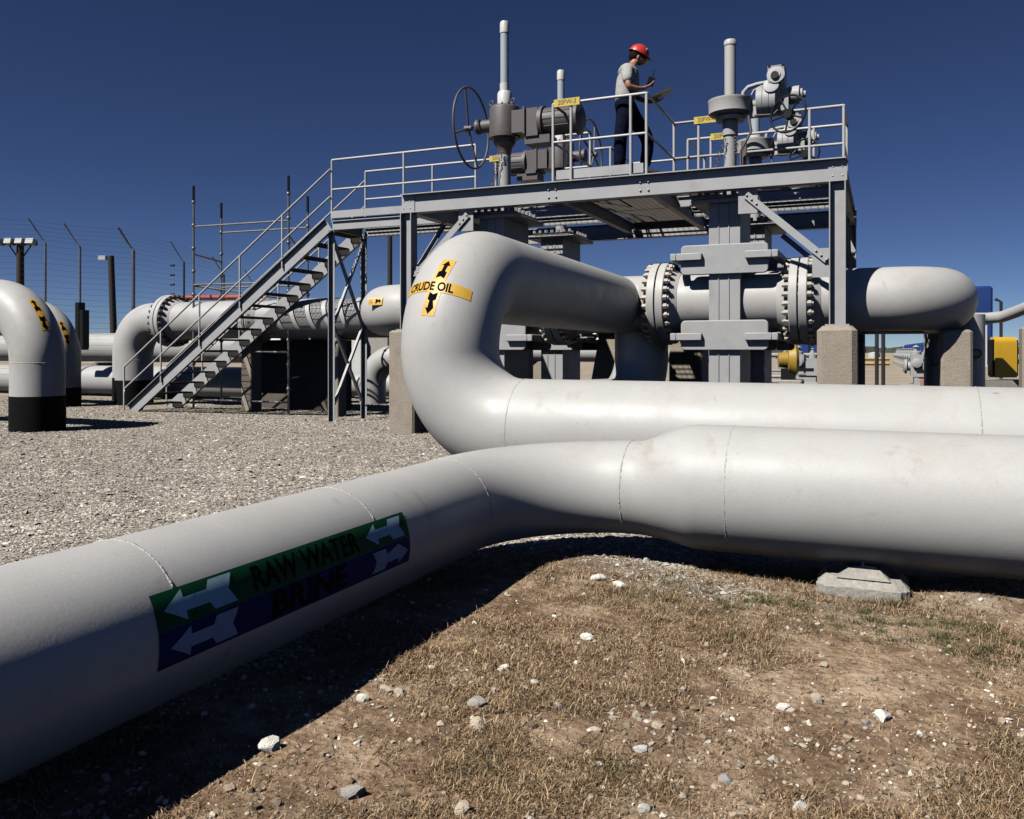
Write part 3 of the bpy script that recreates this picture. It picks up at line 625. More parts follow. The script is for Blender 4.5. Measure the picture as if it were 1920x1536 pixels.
for cc in (13.02, 14.08):
    beam((XL+.09, cc, ZB+.05), (-4.36, cc, ZB+.05), h=.16, wd=.08); beam((-2.91, cc, ZB+.05), (XR-.09, cc, ZB+.05), h=.16, wd=.08)
    beam((-9.27, cc, ZB+.06), (XL-.09, cc, ZB+.06), h=.17, wd=.08)
beam((-9.3, 13.07, ZB+.06), (-9.3, 14.03, ZB+.06), h=.17, wd=.08)
# rivets / bolt heads on the front beam
def heads(pts, ax=(0,-1,0), r=.017, name='bolt_heads'):
    m = MB()
    for q_ in pts: q_ = Vector(q_); m.lathe(q_, ax, [(-.004, r), (.006, r), (.014, r*.7), (.017, r*.25)], 10)
    return m.build(name, RAIL, plat, 60)
for xx in (XL-.02, -4.3, -2.97, XR+.0):
    for dx in (-.055, .055):
        for dz in (-.055, .055): heads([(xx+dx, 11.272, ZB-.01+dz)], name='bolt_head')
# splice plates where the front beam meets the columns
for xx in (XL, XR):
    MB().box((xx-.11, 11.262, ZB-.13), (xx+.11, 11.2735, ZB+.129)).build('splice_plate', STEEL, plat)
m = MB()
def column(xx, cc, z0=1.54, wd=.19, dp=.19):
    m = MB(); z1 = ZB-.145; t = .013
    m.box((xx-wd/2, cc-dp/2, z0+.02), (xx-wd/2+t, cc+dp/2, z1)).box((xx+wd/2-t, cc-dp/2, z0+.02), (xx+wd/2, cc+dp/2, z1)).box((xx-wd/2+t, cc-.006, z0+.02), (xx+wd/2-t, cc+.006, z1))
    m.box((xx-.14, cc-.14, z0+.001), (xx+.14, cc+.14, z0+.02)); return m.build('column', STEEL, plat)
for xx in (XL, XR):
    for cc in (11.28, 15.5): column(xx, cc)
# knee braces with gussets
def brace(a, b, wd=.09): 
    m = MB(); a, b = Vector(a), Vector(b); m.bar(a, b, wd*.12, wd); m.bar(a+Vector((0,.04,.0)), b+Vector((0,.04,0)), wd*.8, wd*.12); return m.build('brace', STEEL, plat)
def gus(x, c, z, w_, h_):
    MB().box((x, c-.006, z), (x+w_, c+.006, z+h_)).build('gusset', STEEL, plat)
    s = 1 if w_ > 0 else 1
brace((XL+.12, 11.24, 2.36), (XL+1.02, 11.24, 3.24)); brace((XR-.12, 11.24, 2.36), (XR-1.10, 11.24, 3.24))
gus(XL+.096, 11.27, 2.15, .2, .36); gus(XR-.296, 11.27, 2.15, .2, .36); gus(XL+.86, 11.27, 3.0, .24, .31); gus(XR-1.2, 11.27, 3.0, .24, .31)
for (gx_, gz_) in ((XL+.19, 2.42), (XR-.19, 2.42), (XL+.95, 3.17), (XR-1.03, 3.17)):
    sx_ = 1 if gx_ < -3 else -1
    heads([(gx_+sx_*k_*.06, 11.262-.03, gz_+k_*.058) for k_ in (-1, 0, 1)], r=.015)
for xx in (XL, XR): brace((xx, 11.42, 2.4), (xx, 12.4, 3.3)); brace((xx, 15.3, 2.4), (xx, 14.3, 3.3))
brace((XR-.12, 15.46, 2.36), (XR-1.10, 15.46, 3.24)); brace((XL+.12, 15.46, 2.36), (XL+1.02, 15.46, 3.24))
# grating panels
def grating(x0, y0, x1, y1, z=FL):
    m = MB()
    for yy in np.arange(y0+.02, y1, .07): m.box((x0, yy-.0025, z-.032), (x1, yy+.0025, z))
    for xx in np.arange(x0+.05, x1, .10): m.box((xx-.003, y0, z-.0115), (xx+.003, y1, z-.0035))
    for a_, b_ in (((x0-.004, y0-.004), (x1+.004, y0)), ((x0-.004, y1), (x1+.004, y1+.004))): m.box((a_[0], a_[1], z-.034), (b_[0], b_[1], z+.001))
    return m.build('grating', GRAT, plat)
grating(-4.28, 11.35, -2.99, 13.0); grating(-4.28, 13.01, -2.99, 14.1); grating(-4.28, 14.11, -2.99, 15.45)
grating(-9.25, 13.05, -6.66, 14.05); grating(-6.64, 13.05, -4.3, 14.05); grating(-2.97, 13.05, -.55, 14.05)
# toe plates and railings
def toe(a, b, z0=FL+.005, h=.13): MB().bar((a[0], a[1], z0+h/2), (b[0], b[1], z0+h/2), .008, h).build('toe_plate', STEEL, plat)
toe((-4.26, 11.33), (-3.0, 11.33)); toe((-9.27, 12.985), (-6.9, 12.985)); toe((-9.27, 14.12), (-6.9, 14.12))
ZR, ZM = 4.72, 4.18
def railing(path, posts, z0=FL-.02, ends=None, r=.021, zr=ZR, zm=ZM):
    MB().tube([(a, b, zr) for a, b in path], r, 10).build('top_rail', RAIL, plat, 60); MB().tube([(a, b, zm) for a, b in path], r*.9, 10).build('mid_rail', RAIL, plat, 60)
    for a, b in posts: MB().tube([(a, b, z0), (a, b, zr-.002)], r, 10).build('railing_post', RAIL, plat, 60)
F_ = 11.31
railing([(-4.30, F_), (-2.95, F_)], [(-4.30, F_), (-4.03, F_), (-3.17, F_), (-2.95, F_)])
def rr_(px, c): return onc(px, c)[0]
railing([(-2.95, F_), (-2.96, 13.0), (XR, 13.0)], [(-2.96, 13.0), (rr_(1310, 13), 13.0), (rr_(1518, 13), 13.0), (XR, 13.0)])
railing([(-4.30, F_), (-4.31, 13.0), (rr_(1056, 13), 13.0)], [(-4.31, 13.0), (rr_(1058, 13), 13.0)])
railing([(-2.97, 15.45), (-2.98, 14.1), (XR, 14.1)], [(-2.98, 14.1), (rr_(1333, 14.1), 14.1), (rr_(1526, 14.1), 14.1), (XR, 14.1)])
railing([(-4.30, 15.45), (-4.31, 14.1), (rr_(1115, 14.1), 14.1)], [(-4.31, 14.1)])
railing([(-4.30, 15.47), (-2.97, 15.47)], [(-4.3, 15.47), (-2.97, 15.47)])
railing([(-9.27, 13.0), (rr_(892, 13), 13.0)], [(-9.27, 13.0), (rr_(757, 13), 13.0), (rr_(892, 13), 13.0)])
railing([(-9.27, 14.1), (rr_(930, 14.1), 14.1)], [(-9.27, 14.1), (rr_(811, 14.1), 14.1), (rr_(930, 14.1), 14.1)])
railing([(XR, 13.0), (XR, 14.1)], [])
# landing legs with cross bracing
for cc in (13.02, 14.08):
    m = MB(); m.box((-9.34, cc-.045, -.2), (-9.328, cc+.045, FL-.21)).box((-9.328, cc+.033, -.2), (-9.25, cc+.045, FL-.21)); m.build('landing_leg', STEEL, plat)
for (z0, z1) in ((.25, 1.75), (1.75, 3.35)):
    for (ca, cb) in ((13.06, 14.04), (14.04, 13.06)):
        m = MB(); off = .02 if ca < cb else -.02
        m.bar((-9.30+off, ca, z0), (-9.30+off, cb, z1), .008, .06, (1,0,0)); m.bar((-9.27+off, ca, z0), (-9.27+off, cb, z1), .05, .008, (1,0,0)); m.build('brace', STEEL, plat)
# ================================================================ STAIRCASE
st = thing('staircase', (-11.8, 13.5, 0), 'long grey steel staircase rising from the gravel to the platform landing', 'stairs')
TX, TZ, BX, BZ = -9.33, FL-.12, -14.25, -.02
sd_ = Vector((TX-BX, 0, TZ-BZ)); SL = sd_.length; sdn = sd_.normalized(); su = Vector((-sdn.z, 0, sdn.x))
for cc in (13.0, 14.07):
    m = MB(); a = Vector((BX, cc, BZ)); b = Vector((TX, cc, TZ))
    m.bar(a, b, .01, .27); s_ = -1 if cc < 13.5 else 1
    m.bar(a+su*.129+Vector((0, .036*s_, 0)), b+su*.129+Vector((0, .036*s_, 0)), .062, .01); m.bar(a-su*.129+Vector((0, .036*s_, 0)), b-su*.129+Vector((0, .036*s_, 0)), .062, .01)
    m.build('stringer', STEEL, st)
NT = 16
def tread():
    m = MB()
    for yy in np.arange(-.13, .131, .0325): m.box((yy-.0025, 13.02, -.028), (yy+.0025, 14.05, .002))
    for cc in np.arange(13.06, 14.05, .1): m.box((-.13, cc-.003, -.008), (.13, cc+.003, 0))
    m.box((-.15, 13.012, -.035), (-.13, 14.058, .003)); m.box((-.13, 13.008, -.12), (.13, 13.016, -.001)); m.box((-.13, 14.054, -.12), (.13, 14.062, -.001))
    return m
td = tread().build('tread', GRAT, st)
ts = []
for i in range(NT):
    f = (i+.6)/NT; q_ = Vector((BX, 0, BZ))+sd_*f
    o = td if i == 0 else td.copy()
    if i: COL.objects.link(o)
    o.location = (q_.x, 0, q_.z+.02)
def srail(cc):
    g = MB(); A_ = Vector((BX-.16, cc, .90)); B_ = Vector((TX+.05, cc, TZ+1.02)); 
    g.tube([A_, B_], .019, 10).build('handrail', RAIL, st, 60); MB().tube([A_-Vector((0,0,.46)), B_-Vector((0,0,.50))], .018, 10).build('mid_rail', RAIL, st, 60)
    for i in range(6):
        f = i/5*.985 if i else 0; q_ = A_+(B_-A_)*f; zb = BZ+(q_.x-BX)/(TX-BX)*(TZ-BZ) if i else 0
        if i < 5: MB().tube([(q_.x, cc, zb), (q_.x, cc, q_.z)], .019, 10).build('handrail_post', RAIL, st, 60)
srail(12.965); srail(14.105)
# ================================================================ YELLOW TAG SIGNS
def sign(px0, px1, c, txt, label, z0=ZR-.05, h=.105):
    x0 = onc(px0, c)[0]; x1 = onc(px1, c)[0]
    s = thing('tag_sign', (x0, c, z0), label, 'sign')
    MB().box((x0, c-.034, z0), (x1, c-.026, z0+h)).build('plate', YELP, s)
    vs, fs = text_flat(txt, x0+.07*(x1-x0)+.03, z0+.022, (x1-x0)*.72, h-.035, .02)
    m = MB(); m.add([(a, c-.0355, b_) for a, b_ in vs], fs); m.build('lettering', RUST, s, fix=False)
sign(1040, 1088, F_, '20FW-3', 'yellow tag sign reading 20FW-3 at the left end of the front rail')
sign(1302, 1348, 13.0, '20FW-4', 'yellow tag sign reading 20FW-4 on the rail left of the tall white stem')
sign(1333, 1372, 14.1, '20FW', 'lower yellow tag sign on the rear rail partly behind the tall stem')
sign(919, 955, 14.1, '20FW', 'yellow tag sign on the rail behind the dark handwheel valve')
# ================================================================ VALVES
def rpoly(w_, h_, r=.06):
    q = []
    for sx, sy, a0_ in ((1,1,0),(-1,1,90),(-1,-1,180),(1,-1,270)):
        for k_ in range(5): a = R_(a0_+k_*22.5); q.append((sx*(w_/2-r)+r*math.cos(a), sy*(h_/2-r)+r*math.sin(a)))
    return q
def valve_body(v, p0, c0):
    bw = .205
    m = MB(); m.box((p0-bw, c0-.47, -.1), (p0+bw, c0+.47, 3.20))
    m.box((p0-.085, c0-.482, -.1), (p0-.07, c0-.47, 3.19)); m.box((p0+.05, c0-.482, -.1), (p0+.065, c0-.47, 3.19)); m.build('body', VALV, v)
    for s, cc in ((-1, c0-.53), (1, c0+.49)):
        for zz in (2.45, 1.44):
            m = MB(); m.prism(rpoly(1.14, .40), (p0, cc, zz), (1,0,0), (0,0,1), (0,1,0), .04); m.build('saddle_plate', VALV, v)
    for zz in (2.49, 1.42):
        for sx in (-1, 1):
            m = MB(); m.box((p0+min(sx*.28, sx*.62), c0-.60, zz-.05), (p0+max(sx*.28, sx*.62), c0-.53, zz+.05)); m.box((p0+min(sx*.62, sx*.70), c0-.60, zz-.05), (p0+max(sx*.62, sx*.70), c0+.55, zz+.05)); m.build('stiffener', VALV, v)
    m = MB(); m.box((p0-.43, c0-.56, 3.20), (p0+.43, c0+.56, 3.25)); m.box((p0-.36, c0-.48, 3.265), (p0+.36, c0+.48, 3.31)); m.build('bonnet_flange', VALV, v)
    for i in range(7): xx = p0-.33+i*.11; MB().cyl((xx, c0-.45, 3.31), (xx, c0-.45, 3.36), .03, seg=6).build('bonnet_bolt', VALV, v)
    for i in range(6): yy = c0-.36+i*.145; MB().cyl((p0+.34, yy, 3.31), (p0+.34, yy, 3.36), .03, seg=6).build('bonnet_bolt', VALV, v)
def bevels(v):
    for o in children(v):
        if o.name.split('.')[0] in ('body', 'saddle_plate', 'stiffener', 'bonnet_flange'):
            b = o.modifiers.new('bevel', 'BEVEL'); b.width = .012; b.segments = 2; b.limit_method = 'ANGLE'
def handwheel(v, c, ax, R, r, m_, ns=5, dish=.0, hub=.05, ph=0.3, hubl=.12):
    c = Vector(c); ax = Vector(ax).normalized(); m = MB(); m.ring(c, ax, R, r, 56, 8)
    ref = Vector((0,0,1)); u = ax.cross(ref).normalized(); w_ = ax.cross(u)
    for i in range(ns):
        a = 2*math.pi*i/ns+ph; d = u*math.cos(a)+w_*math.sin(a); m.tube([c-ax*dish+d*hub*.6, c+d*R], r*.9, 8)
    m.lathe(c-ax*(dish+hubl/2), ax, [(0, hub), (hubl, hub*.8)], 20)
    return m.build('handwheel', m_, v, 60)
def chain(p0, c0, z1, z0, dx, label):
    m = MB(); n = int((z1-z0)/.045)
    for i in range(n):
        f = i/n; z = z1-(z1-z0)*f; x = p0+dx*f+.008*math.sin(i); ax = (1,0,.1) if i % 2 else (0,1,.1)
        m.ring((x, c0, z), ax, .022, .006, 10, 5)
    return tag(m.build('chain', mat('chain_steel', (.16,.14,.12), .5, metal=.5)), label, 'chain')
# --- left valve, dark gearbox with large handwheel (front line)
def dark_valve(c0, label, motor=1, tube=True):
    v = thing('gate_valve', (PA, c0, 0), label, 'valve'); valve_body(v, PA, c0)
    m = MB(); m.lathe((PA, c0, 3.30), (0,0,1), [(0,.16),(.05,.16),(.06,.095),(1.02,.095)], 28); m.build('stem_housing', VALV, v)
    m = MB(); m.lathe((PA, c0, 4.25), (0,0,1), [(0,.10),(.10,.115),(.17,.17),(.245,.17)], 28).build('yoke', DRKG, v)
    zc = 4.50
    m = MB(); m.lathe((PA, c0, zc), (0,0,1), [(-.005,.20),(0,.242),(.07,.245),(.075,.236),(.44,.236),(.47,.225),(.49,.20)], 40)
    for i in range(14): a = 2*math.pi*i/14; m.cyl((PA+.205*math.cos(a), c0+.205*math.sin(a), zc+.48), (PA+.205*math.cos(a), c0+.205*math.sin(a), zc+.505), .014, seg=6)
    s = motor; m.box((PA-.11, c0-.03, zc+.1), (PA-.09, c0-.01, zc+.12)); m.build('gearbox', DRKG, v, 50)
    for sx in (-.17, .17): MB().ring((PA+sx*1.05, c0-.1, zc+.535), (.3,1,0), .035, .011, 16, 6).build('lifting_eye', DRKG, v)
    m = MB(); b0 = PA+s*.2
    m.box((min(b0, b0+s*.19), c0-.20, zc+.02), (max(b0, b0+s*.19), c0+.20, zc+.36), .0); m.box((min(b0+s*.19, b0+s*.22), c0-.225, zc-.01), (max(b0+s*.19, b0+s*.22), c0+.225, zc+.39))
    m.box((min(b0+s*.22, b0+s*.42), c0-.19, zc-.05), (max(b0+s*.22, b0+s*.42), c0+.19, zc+.37))
    m.lathe((b0+s*.42, c0, zc+.17), (s,0,0), [(0,.25),(.06,.25),(.062,.205)], 32)
    m.lathe((b0+s*.47, c0, zc+.18), (s,0,0), [(0,.205),(.47,.205),(.50,.19),(.505,.23),(.56,.23),(.60,.15),(.62,.08)], 32)
    for i in range(12): a = 2*math.pi*i/12; m.bar((b0+s*.50, c0+.207*math.cos(a), zc+.18+.207*math.sin(a)), (b0+s*.92, c0+.207*math.cos(a), zc+.18+.207*math.sin(a)), .012, .012)
    m.box((min(b0+s*.2, b0+s*.6), c0-.16, zc-.16), (max(b0+s*.2, b0+s*.6), c0+.16, zc-.04)); m.build('motor', DRKG, v, 40)
    m = MB(); m.lathe((PA-s*.2, c0, zc+.22), (-s,0,0), [(0,.10),(.22,.10),(.225,.115),(.27,.115)], 24); m.build('wheel_shaft', DRKG, v, 50)
    handwheel(v, (PA-s*.57, c0, zc+.22), (s,0,0), .62, .019, DRKG, 4, .05, .05, .35)
    if tube:
        m = MB(); zt = 4.985; m.lathe((PA, c0, zt), (0,0,1), [(0,.113),(.20,.113),(.235,.095),(.236,.075),(.36,.075)], 32).build('tube_socket', PVC, v, 40)
        m = MB(); m.lathe((PA, c0, 5.33), (0,0,1), [(0,.066),(.82,.066),(.82,.058),(0,.058)], 28).build('clear_stem_tube', GLASS, v, 40)
        m = MB(); m.lathe((PA, c0, 6.12), (0,0,1), [(0,.074),(.15,.074),(.175,.066)], 28).build('tube_cap', PVC, v, 40)
        MB().cyl((PA, c0, 5.0), (PA, c0, 5.55), .014, seg=10).build('stem_rod', BOLT, v)
    return v
dark_valve(C1, 'front gate valve with dark grey gearbox, large handwheel and tall clear tube', 1)
dv = dark_valve(C2, 'rear gate valve with dark gearbox behind the 20FW-3 railing', -1)
chain(PA+.02, C1-.14, 4.25, 3.62, -.22, 'rusty chain hanging beside the left front valve stem')
# --- right valve, pale gear disc with electric actuator
def pale_valve(c0, label, tall=True):
    v = thing('gate_valve', (PB, c0, 0), label, 'valve'); valve_body(v, PB, c0)
    m = MB(); m.lathe((PB, c0, 3.30), (0,0,1), [(0,.15),(.05,.15),(.06,.085),(.9,.085),(.90,.105),(1.12,.105)], 28).build('stem_housing', VALV, v)
    m = MB(); m.lathe((PB, c0, 4.40), (0,0,1), [(0,.19),(.05,.20),(.06,.16),(.085,.27),(.10,.29),(.25,.295),(.26,.30),(.285,.30),(.29,.285),(.30,.12)], 44); m.box((PB-.05, c0-.05, 4.42), (PB+.42, c0+.05, 4.56)); m.build('gear_disc', PIPE, v, 40)
    m = MB(); m.lathe((PB, c0, 4.70), (0,0,1), [(0,.078),(.74,.078),(.745,.086),(.80,.086),(.82,.07)] if tall else [(0,.105),(.10,.10),(.11,.08)], 28); m.build('stem_cover', PIPE if tall else PVC, v, 40)
    if not tall: MB().lathe((PB, c0, 4.81), (0,0,1), [(0,.072),(.42,.072),(.42,.064),(0,.064)], 24).build('clear_stem_tube', GLASS, v, 40)
    a0_ = PB+.44; zc = 4.60; m = MB()
    m.lathe((PB+.28, c0, zc), (1,0,0), [(0,.05),(.1,.08)], 16)
    for k_ in range(3): m.lathe((PB+.37+k_*.085, c0-.05, zc), (1,0,0), [(0,.20),(.005,.205),(.078,.205),(.083,.20)], 36)
    m.box((PB+.58, c0-.14, zc-.16), (PB+.78, c0+.14, zc+.12), 0)
    m.lathe((PB+.60, c0-.05, zc-.10), (0,-.35,1), [(-.08,.10),(.30,.095),(.31,.08)], 24)
    m.lathe((PB+.57, c0-.12, zc+.13), (0,-1,.25), [(-.1,.085),(.08,.085),(.09,.10),(.13,.10),(.135,.08)], 24)
    m.lathe((PB+.73, c0, zc+.06), (1,0,0), [(0,.10),(.07,.12),(.18,.12),(.185,.08),(.22,.08),(.225,.045),(.26,.045)], 24)
    m.build('actuator', VALV, v, 40)
    m = MB(); m.obox((PB+.63, c0-.05, zc+.30), (.105,0,0), (0,.17,.02), (0,-.02,.14)); m.lathe((PB+.63, c0-.22, zc+.29), (0,-1,.12), [(0,.115),(.03,.115),(.035,.06),(.05,.06)], 24); m.build('switch_box', VALV, v, 40)
    m = MB(); m.lathe((PB+.62, c0-.265, zc+.28), (0,-1,.12), [(0,.055),(.02,.05)], 14)
    m.build('indicator', BLKM, v)
    for sx in (-1, 1):
        for sz in (-1, 1): MB().cyl((PB+.63+sx*.085, c0-.21, zc+.30+sz*.12), (PB+.63+sx*.085, c0-.245, zc+.30+sz*.12), .018, seg=8).build('cover_bolt', BLKM, v)
    m = MB(); m.tube([(PB+.16, c0, zc+.05), (PB+.18, c0, zc+.18), (PB+.24, c0, zc+.24), (PB+.36, c0, zc+.265), (PB+.56, c0, zc+.28)], .030, 12); m.tube([(PB+.30, c0-.1, zc+.1), (PB+.33, c0-.1, zc+.16), (PB+.42, c0-.1, zc+.20), (PB+.54, c0-.1, zc+.21)], .014, 10)
    m.build('conduit', VALV, v, 60)
    hwc = (PB+.80, c0-.38, zc-.28)
    MB().cyl((PB+.74, c0-.1, zc-.20), (PB+.80, c0-.36, zc-.27), .06, seg=20).build('wheel_hub', BLKM, v)
    handwheel(v, hwc, (-.42, -1, .1), .245, .014, BLKM, 5, .02, .075, .2, .07)
    m = MB(); m.tube([(PB+.26, c0-.12, 4.42), (PB+.30, c0-.13, 4.2), (PB+.22, c0-.14, 4.05), (PB+.16, c0-.12, 3.95), (PB+.16, c0-.12, 3.4)], .018, 8); m.tube([(PB+.36, c0-.25, 4.38), (PB+.6, c0-.27, 4.36), (PB+.66, c0-.26, 4.42)], .012, 8)
    m.box((PB+.15, c0-.05, 3.4), (PB+.22, c0+.03, 4.1)); m.build('cable', DRKG, v, 60)
    return v
pale_valve(C1, 'front gate valve with pale gear disc, tall white stem cover and black handwheel', True)
pale_valve(C2, 'rear gate valve with pale gear disc, clear tube and small black handwheel', False)
chain(PB-.06, C1-.12, 4.12, 3.62, -.16, 'chain looped round the tall white stem on the right'); chain(PB+.085, C1-.12, 4.13, 3.9, .02, 'short end of chain on the right side of the tall white stem')

# ================================================================ SCAFFOLD and orange pipe
sc = thing('scaffold', (-12, 14.6, 0), 'galvanised tube scaffold frame standing behind the stairs', 'scaffold')
pf = [(onc(363, 14.2)[0], 14.2, zo(348, 18.4)), (onc(541, 14.2)[0], 14.2, zo(327, 17.3)), (onc(415, 15.3)[0], 15.3, zo(380, 19.5)), (onc(577, 15.3)[0], 15.3, zo(367, 18.5))]
for (a, b_, zt) in pf:
    m = MB(); m.tube([(a, b_, -.15), (a, b_, zt)], .024, 12)
    for z in np.arange(.45, zt-.3, .5): m.lathe((a, b_, z), (0,0,1), [(-.03,.034),(-.01,.045),(.01,.045),(.03,.034)], 12)
    m.box((a-.06, b_-.06, -.12), (a+.06, b_+.06, -.06)); o = m.build('standard', GALV, sc, 50)
    MB().cyl((a, b_, zt-.34), (a, b_, zt+.01), .029, seg=10).build('spigot', BLKM, sc)
(a0x, a0y, _), (a1x, a1y, _), (b0x, b0y, _), (b1x, b1y, _) = pf
m = MB()
for z in (3.92, 2.66): m.tube([(a0x, a0y, z), (a1x, a1y, z-.02)], .021, 10)
for z in (3.94, 2.68, 2.35): m.tube([(b0x, b0y, z), (b1x, b1y, z-.02)], .021, 10)
for z in (3.32, 2.66): m.tube([(a0x, a0y, z), (b0x, b0y, z-.05)], .021, 10)
m.tube([(a0x, a0y, 2.64), (b1x, b1y, 2.3)], .021, 10); m.tube([(a0x, a0y, 1.22), (a1x, a1y, 1.20)], .021, 10); m.tube([(a0x, a0y, .17), (a1x, a1y, .17)], .021, 10)
m.tube([(b0x, b0y, .17), (b1x, b1y, .17)], .021, 10); m.tube([(a1x, a1y, .66), (b1x, b1y, .66)], .021, 10); m.tube([(a1x, a1y, 3.6), (b1x, b1y, 3.2)], .021, 10)
m.build('ledger', GALV, sc, 50)
x0 = onc(366, 15.0)[0]; x1 = onc(474, 15.0)[0]; zz = 2.40
og = MB().tube([(x0, 14.75, zz+.03), (x1, 14.75, zz)], .055, 14).build('orange_tube', ORNG); tag(og, 'orange red tube lying on top of the rear pipe behind the stairs', 'tube')

# ================================================================ FENCE, POLES
fe = thing('security_fence', P(-11.5, 24)+(0,), 'tall wire security fence with angled tops behind the goosenecks', 'fence')
FP = [(-60, 22.2), (85, 22.7), (150, 23.6), (250, 24.4), (345, 26.7), (420, 30), (478, 34), (524, 39)]
tops = []
for i, (px, Y) in enumerate(FP):
    X = (px-960)/FPX*Y; zt = 4.1 if i < 4 else 4.1-.1*(i-3); x, y = P(X, Y); ax_, ay_ = P(X-.34, Y-.2); m = MB()
    r = .05 if px == 250 else .032
    m.tube([(x, y, -.1), (x, y, zt)], r, 8); m.build('fence_post', GALV if i < 4 else BOLTD, fe, 60)
    m = MB(); m.tube([(x, y, zt), (x-.1, y-.03, zt+.12), (ax_, ay_, zt+.62)], .03 if px == 250 else .018, 6).build('outrigger', GALV, fe, 60); tops.append((x, y, zt, ax_, ay_))
    if i == 4:
        m = MB()
        for k_ in range(9): z = zt-.1-k_*.3; m.cyl((x-.45, y-.1, z), (x-.30, y-.1, z), .035, seg=6)
        m.build('insulator', BLKM, fe); MB().tube([(x, y, 2.9), (x-1.1, y, 2.1)], .03, 6).build('stay', GALV, fe)
m = MB()
for k_ in range(26):
    z = .15+k_*.155
    for a, b_ in zip(tops[:-1], tops[1:]): m.tube([(a[0], a[1], min(z, a[2])), ((a[0]+b_[0])/2, (a[1]+b_[1])/2, min(z, a[2])-.012), (b_[0], b_[1], min(z, b_[2]))], .0030, 3, cap=False)
for k_ in range(5):
    f = (k_+.6)/5
    for a, b_ in zip(tops[:-1], tops[1:]): m.tube([(a[0]+(a[3]-a[0])*f, a[1]+(a[4]-a[1])*f, a[2]+.62*f), (b_[0]+(b_[3]-b_[0])*f, b_[1]+(b_[4]-b_[1])*f, b_[2]+.62*f)], .0030, 3, cap=False)
m.build('fence_wires', BOLTD, fe)
lp = thing('light_pole', P(-14.6, 25.3)+(0,), 'dark pole carrying four floodlights at the far left', 'light pole')
x, y = P((38-960)/FPX*25.3, 25.3); rx, ry = .9165, .4
zt = zo(458, 25.3); MB().tube([(x, y, -.1), (x, y, zt)], [.13, .10], 12).build('pole', WOOD, lp)
m = MB(); m.bar((x-rx*.5, y-ry*.5, zt), (x+rx*.5, y+ry*.5, zt), .06, .06); m.tube([(x-rx*.35, y-ry*.35, zt), (x, y, zt-.5)], .02, 6); m.tube([(x+rx*.35, y+ry*.35, zt), (x, y, zt-.5)], .02, 6); m.build('crossarm', WOOD, lp)
for k_, (d, w_) in enumerate(((-.50, .09), (-.22, .16), (.10, .16), (.42, .18))):
    m = MB(); cx, cy = x+rx*d, y+ry*d; m.obox((cx, cy-.1, zt+.05), (rx*w_*.62, ry*w_*.62, 0), (.05, -.12, .03), (0,.02,.075)); m.build('floodlight', WHITE, lp)
up = thing('utility_pole', P(-12, 26)+(0,), 'leaning dark wooden pole with a small camera on top', 'pole')
x, y = P((208-960)/FPX*25.5, 25.5); x2, y2 = P((217-960)/FPX*25.5, 25.5); zt = zo(480, 25.5)
MB().tube([(x2, y2, -.1), (x, y, zt)], [.11, .09], 12).build('pole', WOOD, up); MB().obox((x-.22, y-.1, zt-.06), (.10,.04,0), (-.04,.08,0), (0,0,.06)).build('camera_box', WHITE, up)
up = thing('utility_pole', P(-5, 30)+(0,), 'thin dark pole seen between platform landing and column', 'pole'); x, y = P((731-960)/FPX*30, 30)
MB().tube([(x, y, -.1), (x, y, zo(436, 30))], .09, 10).build('pole', WOOD, up)
m = MB(); x, y = P((150-960)/FPX*22.5, 22.5); m.box((x-.06, y-.1, 1.3), (x+.07, y+.1, 2.5)); m.box((x+.1, y-.1, 1.3), (x+.22, y+.1, 2.3)); m.box((x-.3, y-.1, 1.25), (x+.2, y+.1, 1.3)); tag(m.build('control_box', BLKM), 'dark control boxes mounted on the fence post behind the goosenecks', 'box')
# buildings glimpsed under the manifold on the left
x, y = P((662-960)/FPX*34, 34); tr = thing('trailer', (x, y, 0), 'white and beige site trailer glimpsed under the platform', 'trailer')
MB().box((x-.75, y, -.1), (x+.35, y+1.5, 1.9)).build('white_end', WHITE, tr); MB().box((x+.2, y+.4, .35), (x+4, y+3, 1.95)).build('beige_wall', CONL, tr); MB().box((x+.2, y+.5, -.1), (x+4, y+2.9, .349)).build('skirt', CLIP, tr)
m = MB(); m.bar((x-.3, y-.6, -.1), (x+.5, y-.6, 1.3), .05, .05); m.bar((x-.6, y-.6, -.1), (x+.2, y-.6, 1.3), .05, .05); m.build('steps', WOOD, tr)
